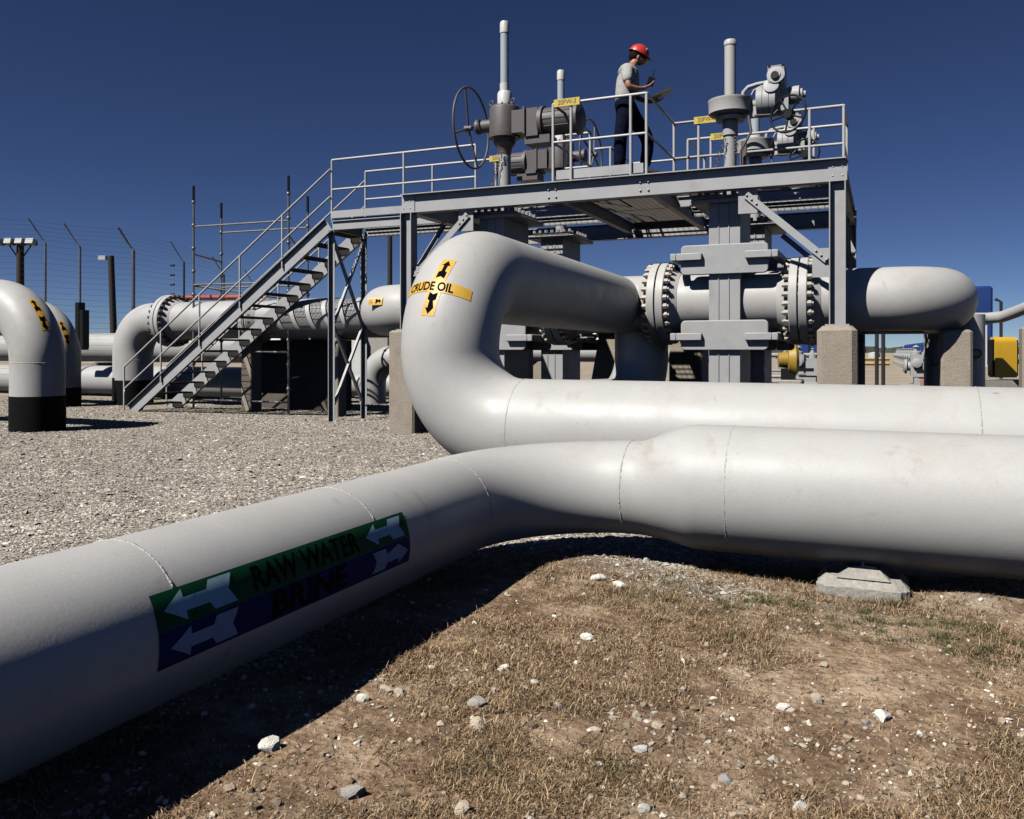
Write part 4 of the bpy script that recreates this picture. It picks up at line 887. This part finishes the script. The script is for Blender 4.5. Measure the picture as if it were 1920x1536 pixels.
# ================================================================ RIGHT BACKGROUND: pump rows
def pump(x, y, s, label, group, name='pump_unit', hood=True, guard=True):
    v = thing(name, (x, y, 0), label, 'pump', group)
    MB().box((x-.6*s, y-1.0*s, -.1), (x+.6*s, y+1.0*s, .32), .03).build('concrete_base', CONL, v)
    m = MB(); m.box((x-.26*s, y-.45*s, .32), (x+.26*s, y+.45*s, .50)); m.box((x-.34*s, y-.3*s, .55), (x-.04*s, y+.3*s, 1.12)); m.box((x+.02*s, y-.25*s, .50), (x+.32*s, y+.3*s, 1.0))
    m.lathe((x-.19*s, y-.3*s, .9), (0,-1,0), [(0,.13*s),(.10,.13*s),(.12,.07*s)], 16); m.lathe((x-.52*s, y, .80), (1,0,0), [(0,.13*s),(.04,.20*s),(.09,.20*s),(.10,.12*s),(.2*s,.12*s)], 16)
    m.lathe((x-.2*s, y, 1.12), (0,0,1), [(0,.13*s),(.08,.13*s),(.10,.05*s),(.2,.05*s),(.21,.09*s),(.26,.02)], 14); m.lathe((x+.16*s, y, 1.0), (0,0,1), [(0,.1*s),(.12,.1*s),(.13,.04*s),(.24,.03*s)], 12); m.build('pump_body', VALV, v, 40)
    MB().box((x-.2*s, y-.56*s, .62), (x+.22*s, y-.50*s, .72)).build('dark_slot', BLKM, v)
    if hood: MB().box((x+.35*s, y-.2, .6), (x+1.15*s, y+.9*s, 1.75), .12).build('motor_hood', BLUH, v)
    if guard: MB().lathe((x-.1, y-.72*s, .86), (0,1,0), [(0,.2*s),(.02,.24*s),(.16,.24*s),(.18,.2*s)], 20).build('coupling_guard', YGRD, v)
    return v
base = None
for i in range(2, 14):
    Y = 17.5+i*2.9; px = 1620+150*17.5/Y; x, y = P((px-960)/FPX*Y, Y)
    if base is None: base = pump(x, y, 1.0, 'grey pump with blue motor hood in the row receding between the two right concrete piers', 'pumps in the receding row', guard=False); bx_, by_ = x, y
    else: copy_tree(base, (x-bx_, y-by_, 0))
base = None
for (px, Y) in ((1512, 25.5), (1548, 28), (1452, 30), (1500, 38), (1535, 44)):
    x, y = P((px-960)/FPX*Y, Y)
    if base is None: base = pump(x, y, 1.15, 'grey pump on a concrete base seen left of the right front pier', 'pumps left of the right front pier', guard=False); bx_, by_ = x, y
    else: copy_tree(base, (x-bx_, y-by_, 0))
x, y = P((1480-960)/FPX*23, 23); v = thing('yellow_guarded_motor', (x, y, 0), 'round yellow guard over a drive below the right valve flange', 'machine')
MB().lathe((x, y, .98), (1,.2,0), [(-.30,.12),(-.28,.2),(-.05,.22),(-.04,.36),(.14,.44),(.22,.36),(.24,.1)], 28).build('guard', mat('faded_yellow_paint', (.42, .27, .03), .5, var=.2, vscale=5), v, 40)
MB().box((x-.5, y-.4, -.1), (x+.35, y+.4, .45), .03).build('concrete_base', CONL, v); MB().box((x-.2, y-.2, .45), (x+.15, y+.2, .75)).build('frame', BLKM, v)
MB().box((x-.9, y-1.2, -.1), (x+.15, y-.6, .18), .02).build('concrete_step', CONL, v); m = MB(); m.tube([(x-.55, y-.9, -.1), (x-.55, y-.9, .8)], .035, 8); m.box((x-.68, y-1.0, .72), (x-.48, y-.85, .98)); m.build('control_post', STEEL, v)
for (px, c, w_, zt, m_, lab, nm) in ((1756, 15.6, .19, 1.9, STEEL, 'grey square post left of the right bend pier', 'steel_post'), (1818, 14.6, .21, 1.78, FARP, 'grey vertical pipe right of the bend pier with a gauge', 'vertical_pipe')):
    x, y, _ = onc(px, c); tp = thing(nm, (x, y, 0), lab, 'post' if 'post' in nm else 'pipe')
    MB().cyl((x, y, -.1), (x, y, zt), w_, seg=24).build('shaft', m_, tp)
    if px == 1818:
        gx2, gy2, Yg = onc(1832, c-.35); g = MB(); g.lathe((gx2, gy2, zo(663, Yg)), (-.2,-1,0), [(-.05,.05),(0,.068),(.02,.068),(.021,.05)], 22).build('gauge_case', BLKM, tp, 40)
        MB().lathe((gx2, gy2, zo(663, Yg)), (-.2,-1,0), [(.0215,.052),(.024,.052)], 22).build('gauge_dial', GAUGE, tp); MB().tube([(gx2-.25, gy2+.1, zo(673, Yg)), (gx2, gy2, zo(673, Yg)), (gx2, gy2, zo(688, Yg))], .012, 8).build('gauge_line', WHITE, tp)
    else:
        g = MB(); g.box((x-.14, y-.3, 1.42), (x+.1, y-.2, 1.62)); g.build('junction_box', CLIP, tp); MB().tube([(x-.16, y-.26, 1.55), (x-.17, y-.28, 1.2), (x-.05, y-.3, .98), (x+.08, y-.28, 1.15), (x+.14, y-.26, 1.55)], .014, 8).build('cable_loop', BLKM, tp)
tp = thing('overhead_pipe', P(8.5, 15.3)+(0,), 'pale grey pipe rising to the right edge beside the blue tower', 'pipe')
def q3(px, py, Y): a = P((px-960)/FPX*Y, Y); return (a[0], a[1], zo(py, Y))
MB().tube([q3(1790, 597, 16), q3(1850, 597, 16), q3(1880, 594, 15.7), q3(1905, 585, 15.3), q3(1975, 556, 14.5)], .105, 24).build('pipe_shell', FARP, tp, 60)
bt = thing('blue_motor', P(11, 20)+(0,), 'tall blue motor housing behind the right manifold bend', 'motor')
a = q3(1836, 538, 20.5); MB().box((a[0]-.42, a[1]-.3, .9), (a[0]+.26, a[1]+.5, a[2]), .05).build('motor_hood', BLUH, bt); MB().box((a[0]-.42, a[1]-.3, -.1), (a[0]+.26, a[1]+.5, .5)).build('plinth', BLUH, bt)
MB().box((a[0]-.2, a[1]-.1, .5), (a[0]+.1, a[1]+.3, .899)).build('neck', BLKM, bt)
a = q3(1840, 610, 18.5); cb = MB().box((a[0]-.12, a[1]-.1, .88), (a[0]+.10, a[1]+.1, a[2]), 0).build('cabinet', WHITE); tag(cb, 'narrow white cabinet in front of the blue motor, above the gauge', 'cabinet')
yg = thing('coupling_guard', P(9.2, 16)+(0,), 'bright yellow curved coupling guard at the right edge', 'guard')
a = q3(1866, 632, 16.5); b_ = q3(1907, 632, 16.5); c_ = q3(1866, 708, 16.5)
uu = Vector((b_[0]-a[0], b_[1]-a[1], 0)); W_ = uu.length; uu.normalize(); vv = Vector((-uu.y, uu.x, 0)); zt, zb = a[2], c_[2]
prof = [(0, zb-.0)]+[(0, z) for z in np.linspace(zb+.1, zt-.12, 4)]+[(.10-.10*math.cos(t_), zt-.12+.12*math.sin(t_)) for t_ in np.linspace(.3, 1.57, 6)]+[(.16, zt), (.22, zt-.12), (.22, zb)]
m = MB(); m.prism([(p_[0], p_[1]) for p_ in prof], (a[0], a[1], 0), vv, (0,0,1), uu, W_); m.build('guard_shell', YGRD, yg, 50)
MB().prism([(.03, zb+.03), (.03, zt-.05), (.19, zt-.05), (.19, zb+.03)], Vector((a[0], a[1], 0))-uu*.04, vv, (0,0,1), uu, W_+.08).build('side_frame', BLKM, yg)
o_ = Vector((a[0], a[1], 0)); m = MB(); m.obox(o_+uu*.15+vv*.35+Vector((0,0,.28)), uu*.9, vv*.4, Vector((0,0,.38))); m.build('plinth', CONL, yg)
m = MB()
for k_, zk in enumerate((.3, .5, .68)): m.lathe(o_+uu*(W_+.05)+vv*.25+Vector((0,0,zb+zk)), uu, [(0,.05),(.02,.085),(.08,.085),(.1,.05),(.3,.06)], 14)
m.obox(o_-uu*.20+vv*.5+Vector((0,0,zb+.2)), uu*.14, vv*.05, Vector((0,.0,.12))); m.build('shaft_parts', WHITE, yg)
xa = onc(1254, 15.9)[0]; xb = onc(1316, 15.9)[0]; cblock((xa, 15.9, -.1), (xb, 16.6, 1.47), CONC, 'shaded concrete pier behind the valve, left of the right gate valve body')
bpz = thing('background_pipe', P(2, 23)+(0,), 'pale thin pipe crossing far behind the loop, left of the right gate valve', 'pipe')
MB().tube([q3(985, 664, 23), q3(1250, 666, 23), q3(1330, 667, 23)], .20, 24).build('pipe_shell', FARP, bpz, 60)
for px in (1010, 1215): a = q3(px, 690, 23); MB().box((a[0]-.12, a[1]-.12, -.1), (a[0]+.12, a[1]+.12, a[2]+.18)).build('saddle', CONC, bpz)
x, y, _ = onc(1917, 15); cblock((x, 15, -.1), (x+.4, 15.4, 1.60), CONC, 'concrete pier cut by the right edge of the picture')
mp = thing('vent_pipe', P(11, 19)+(0,), 'thin dark vent pipe with a bent tip beside the blue motor', 'pipe'); a = q3(1877, 566, 19.5); MB().tube([(a[0], a[1], .3), (a[0], a[1], a[2]), (a[0]-.12, a[1]-.03, a[2]+.06)], .035, 10).build('shaft', BOLTD, mp, 60)
pk = MB(); a = P((1742-960)/FPX*17.5, 17.5); pk.add([(a[0]-.16, a[1], -.1), (a[0]+.22, a[1], -.1), (a[0]+.22, a[1]+.3, -.1), (a[0]-.16, a[1]+.3, -.1), (a[0]-.15, a[1], .62), (a[0]+.22, a[1], .84), (a[0]+.22, a[1]+.3, .84), (a[0]-.15, a[1]+.3, .62)], [(0,3,2,1),(4,5,6,7),(0,1,5,4),(1,2,6,5),(2,3,7,6),(3,0,4,7)]); tag(pk.build('wedge_block', PINK), 'small pink wedge shaped block beside the grey post', 'block')
for i, (px, Y) in enumerate(((1644, 24), (1656, 24))):
    x, y = P((px-960)/FPX*Y, Y); o = MB().tube([(x, y, -.1), (x, y, 2.6)], .055, 10).build('steel_post', BOLTD); tag(o, 'thin dark post right of the front right pier, ' + ('nearer the pier' if i == 0 else 'nearer the blue hood'), 'post')
# far field: scrub line, yellow-painted barrier, small tanks
m = MB(); rd = random.Random(3)
for i in range(150):
    px = -200+i*15+rd.uniform(-6, 6); Y = 420+rd.uniform(-20, 20); x, y = P((px-960)/FPX*Y, Y); h = rd.uniform(1.4, 3.6)
    bmv = [(x+math.cos(t_)*rd.uniform(2, 5), y+math.sin(t_)*2, 0) for t_ in np.linspace(0, 5.2, 6)]; tp_ = [(v[0]*.85+x*.15, v[1]*.85+y*.15, h*rd.uniform(.7, 1)) for v in bmv]
    m.add(bmv+tp_, [(5,4,3,2,1,0),(6,7,8,9,10,11)]+[(k_, (k_+1) % 6, 6+(k_+1) % 6, 6+k_) for k_ in range(6)])
tag(m.build('distant_scrub', mat('scrub_foliage', (.07, .08, .06), .9, var=.3, vscale=.3)), None, None, None, 'stuff')
x, y = P((1622-960)/FPX*62, 62); fb = thing('yellow_barrier', (x, y, 0), 'low yellow pipe barrier far off beyond the right front pier', 'barrier'); m = MB()
for z in (.25, .6): m.tube([(x-2.6, y-.5, z), (x+1.6, y+1.2, z)], .12, 8)
for k_ in range(5): m.box((x-2.6+k_*1.05-.06, y-.5+k_*.42-.06, -.1), (x-2.6+k_*1.05+.06, y-.5+k_*.42+.06, .7))
m.build('rails', mat('dusty_yellow', (.62, .42, .16), .8, var=.2), fb)
x, y = P((1639-960)/FPX*120, 120); tk = MB().lathe((x, y, -.1), (0,0,1), [(0,.8),(.95,.8),(1.1,.2)], 20).build('storage_tank', WHITE); tag(tk, 'small white tank on the horizon right of the front pier', 'tank')
for z in (1,): pass
# ================================================================ PERSON on the platform
PXp, PYp = onc(1180, 11.60)[0], 11.60; Z0 = FL+.06; ex_ = Vector((.9165, .4, 0)); ey_ = Vector((-.4, .9165, 0)); KS = onc(1180, 11.85)[2]/FPX*138
def L3(x, y, z): return Vector((PXp, PYp, Z0))+ex_*x*KS+ey_*y*KS+Vector((0, 0, z*KS))
def skin(name, verts, edges, root, m, parent=None, sub=2, rk=1.0):
    """verts: list of (x,y,z,rx,ry)"""
    me = bpy.data.meshes.new(name); me.from_pydata([L3(*v[:3]) for v in verts], edges, []); me.update()
    o = bpy.data.objects.new(name, me); COL.objects.link(o)
    s = o.modifiers.new('skin', 'SKIN'); s.use_smooth_shade = True; o.modifiers.new('sub', 'SUBSURF').levels = sub
    if not me.skin_vertices: 
        bm = bmesh.new(); bm.from_mesh(me); bm.verts.layers.skin.verify(); bm.to_mesh(me); bm.free()
    for i, sv in enumerate(me.skin_vertices[0].data): sv.radius = (verts[i][3]*KS*rk, verts[i][4]*KS*rk); sv.use_root = (i == root)
    dg = bpy.context.evaluated_depsgraph_get(); nm = bpy.data.meshes.new_from_object(o.evaluated_get(dg)); 
    bpy.data.objects.remove(o); nm.name = name; nm.materials.clear(); nm.materials.append(m)
    nm.polygons.foreach_set('use_smooth', [True]*len(nm.polygons))
    o = bpy.data.objects.new(name, nm); COL.objects.link(o)
    if parent: o.parent = parent; o.matrix_parent_inverse = Matrix.Translation(parent.location).inverted()
    return o
V = []; Ed = []
def jv(x, y, z, r, r2=None, prev=None):
    V.append((x, y, z, r, r2 or r)); i = len(V)-1
    if prev is not None: Ed.append((prev, i))
    return i
pel = jv(-.05, 0, .93, .11, .085); ab = jv(-.05, 0, 1.10, .105, .085, pel); chs = jv(-.02, 0, 1.26, .12, .09, ab); nb = jv(.02, 0, 1.40, .075, .06, chs)
nk = jv(.06, 0, 1.46, .052, .052, nb); hd = jv(.105, 0, 1.535, .092, .086, nk); hd2 = jv(.13, 0, 1.60, .078, .072, hd); fc = jv(.16, 0, 1.495, .072, .064, hd); ns = jv(.225, 0, 1.515, .018, .018, fc); ch_ = jv(.178, 0, 1.440, .042, .042, fc)
def hand(prev, hx, hy, hz, dx, dz, sy, curl):
    pm = jv(hx+dx*.05, hy, hz+dz*.05, .034, .018, prev); 
    for k_, (off, l) in enumerate(((-.030, .068), (-.010, .078), (.010, .072), (.030, .058))):
        b1 = jv(hx+dx*.095, hy+off, hz+dz*.095, .0095, .0095, pm); b2 = jv(hx+dx*(.095+l*.5), hy+off, hz+dz*(.095+l*.5)+curl*.3, .0085, .0085, b1); jv(hx+dx*(.095+l*.8), hy+off, hz+dz*(.095+l*.7)+curl, .0075, .0075, b2)
    t1 = jv(hx+dx*.04, hy+sy*.035, hz+dz*.03+.012, .012, .012, pm); jv(hx+dx*.08, hy+sy*.05, hz+dz*.05+.03, .0095, .0095, t1)
s1 = jv(-.045, -.165, 1.355, .062, .062, nb); e1 = jv(-.05, -.25, 1.085, .046, .046, s1); f1 = jv(.06, -.21, 1.065, .040, .038, e1); w1 = jv(.165, -.15, 1.09, .027, .025, f1); hand(w1, .165, -.15, 1.09, .9, .42, 1, .035)
s2 = jv(.08, .165, 1.345, .06, .06, nb); e2 = jv(.12, .22, 1.08, .045, .045, s2); f2 = jv(.21, .15, 1.02, .037, .036, e2); w2 = jv(.31, .07, .975, .026, .025, f2); hand(w2, .31, .07, .975, 1, .18, -1, .03)
h1 = jv(-.06, -.09, .88, .095, .09, pel); k1 = jv(-.13, -.10, .49, .062, .06, h1); c1_ = jv(-.135, -.10, .36, .058, .055, k1); a1 = jv(-.14, -.10, .09, .04, .038, c1_)
h2 = jv(-.01, .09, .88, .095, .09, pel); k2 = jv(.265, .10, .52, .062, .06, h2); c2_ = jv(.262, .10, .38, .056, .054, k2); a2 = jv(.22, .10, .11, .04, .038, c2_)
for o_ in [o for o in bpy.data.objects if o.name.startswith('gate_valve')]: bevels(o_)
pers = thing('person', tuple(L3(0, 0, 0)), 'person in red hard hat, grey shirt and dark jeans reading a clipboard on the platform', 'person')
skin('body', V, Ed, pel, SKIN, pers)
V, Ed = [], []
a = jv(-.055, 0, .93, .150, .118); b1 = jv(-.06, 0, 1.02, .152, .116, a); b2 = jv(-.045, 0, 1.14, .158, .122, b1); b3 = jv(-.02, 0, 1.27, .168, .132, b2); b4 = jv(.015, 0, 1.375, .105, .09, b3); jv(.045, 0, 1.425, .063, .063, b4)
q1 = jv(-.05, -.155, 1.335, .072, .072, b4); q2 = jv(-.052, -.205, 1.24, .062, .062, q1); jv(-.055, -.235, 1.13, .064, .062, q2)
q1 = jv(.075, .155, 1.325, .070, .070, b4); q2 = jv(.095, .195, 1.23, .062, .062, q1); jv(.105, .215, 1.13, .062, .060, q2)
skin('shirt', V, Ed, 0, SHIRT, pers, rk=1.22)
V, Ed = [], []
a = jv(-.055, 0, .90, .150, .125); jv(-.055, 0, 1.03, .146, .116, a)
b1 = jv(-.065, -.085, .83, .108, .104, a); b2 = jv(-.10, -.10, .65, .088, .086, b1); b3 = jv(-.13, -.10, .49, .076, .074, b2); b4 = jv(-.135, -.10, .33, .074, .072, b3); jv(-.145, -.10, .045, .070, .066, b4)
b1 = jv(.0, .085, .83, .106, .102, a); b2 = jv(.13, .10, .675, .090, .088, b1); b3 = jv(.258, .10, .52, .080, .078, b2); b4 = jv(.262, .10, .36, .070, .070, b3); jv(.215, .10, .085, .064, .062, b4)
skin('jeans', V, Ed, 0, JEAN, pers, rk=1.22)
o = skin('belt', [(-.055, 0, .975, .158, .128), (-.056, 0, 1.03, .158, .128)], [(0, 1)], 0, BLKM, pers, 1, 1.24)
skin('shoe', [(-.165, -.10, .035, .045, .035), (-.08, -.10, .035, .05, .038), (.03, -.10, .028, .04, .026)], [(0, 1), (1, 2)], 0, SHOE, pers); skin('shoe', [(.20, .10, .055, .045, .038), (.30, .10, .048, .05, .036), (.42, .10, .034, .042, .026)], [(0, 1), (1, 2)], 0, SHOE, pers)
def ellips(name, c, ax, m, parent, cut=None, tilt=0.0):
    bm = bmesh.new(); bmesh.ops.create_uvsphere(bm, u_segments=28, v_segments=18, radius=1)
    if cut is not None: bmesh.ops.delete(bm, geom=[v for v in bm.verts if v.co.z < cut], context='VERTS')
    me = bpy.data.meshes.new(name); 
    for v in bm.verts:
        x, y, z = v.co.x*ax[0], v.co.y*ax[1], v.co.z*ax[2]; ct, stt = math.cos(tilt), math.sin(tilt); x, z = x*ct+z*stt, -x*stt+z*ct; v.co = L3(c[0]+x, c[1]+y, c[2]+z)
    bm.to_mesh(me); bm.free(); me.materials.append(m); me.polygons.foreach_set('use_smooth', [True]*len(me.polygons)); o = bpy.data.objects.new(name, me); COL.objects.link(o)
    o.parent = parent; o.matrix_parent_inverse = Matrix.Translation(parent.location).inverted(); return o
ellips('hair', (.078, 0, 1.56), (.088, .084, .085), HAIR, pers, None, .4)
hl = ellips('hard_hat', (.122, 0, 1.582), (.142, .115, .142), HELM, pers, -.05, .5)
ellips('hat_brim', (.158, 0, 1.566), (.148, .120, .012), HELM, hl, None, .5)
bd = ellips('hat_badge', (.222, -.055, 1.625), (.022, .030, .022), mat('hat_badge_grey', (.30, .32, .38), .6), hl, None, .9)
ellips('sunglasses', (.185, 0, 1.545), (.028, .072, .020), BLKM, pers, None, .4)
ellips('ear', (.105, -.082, 1.525), (.018, .010, .030), SKIN, pers, None, .3)
skin('collar', [(.02, -.055, 1.415, .018, .012), (.075, -.045, 1.40, .018, .012), (.105, 0, 1.37, .016, .012), (.075, .045, 1.40, .018, .012), (.02, .055, 1.415, .018, .012)], [(0,1),(1,2),(2,3),(3,4)], 0, SHIRT, pers, 1)
ra = thing('two_way_radio', tuple(L3(.24, -.15, 1.15)), "black two-way radio with aerial held in the person's near hand", 'radio')
def pobox(c, hx, hy, hz, tilt, m, name, parent):
    k = MB(); ct, stt = math.cos(tilt), math.sin(tilt); k.obox(L3(*c), (ex_*ct+Vector((0,0,stt)))*hx, ey_*hy, (ex_*-stt+Vector((0,0,ct)))*hz); return k.build(name, m, parent)
pobox((.262, -.15, 1.178), .045, .028, .055, -.3, BLKM, 'case', ra); MB().tube([L3(.278, -.15, 1.22), L3(.305, -.15, 1.325)], .009, 8).build('aerial', BLKM, ra)
cl = thing('clipboard', tuple(L3(.44, 0, 1.03)), "brown clipboard tilted in the person's far hand", 'clipboard')
pobox((.43, -.0, 1.055), .135, .16, .010, .42, CLIP, 'board', cl); pobox((.545, -.0, 1.118), .02, .05, .012, .9, BLKM, 'clip', cl)
# conduits and small pipework between the pump rows on the right
pr = thing('pipe_rack', P(9, 26)+(0,), 'low rack of thin grey pipes crossing behind the right front pier', 'pipe rack')
for k_, (pa, pb, Y, z, r) in enumerate(((1440, 1560, 26.5, .42, .05), (1440, 1560, 26.9, .60, .035), (1440, 1552, 33, 1.05, .09))):
    a = P((pa-960)/FPX*Y, Y); b_ = P((pb-960)/FPX*Y, Y); MB().tube([(a[0], a[1], z), (b_[0], b_[1], z)], r, 10).build('pipe', FARP, pr, 60)
    for f in (.15, .5, .85): x, y = a[0]+(b_[0]-a[0])*f, a[1]+(b_[1]-a[1])*f; MB().box((x-.04, y-.04, -.1), (x+.04, y+.04, z-r-.001)).build('support', STEEL, pr)
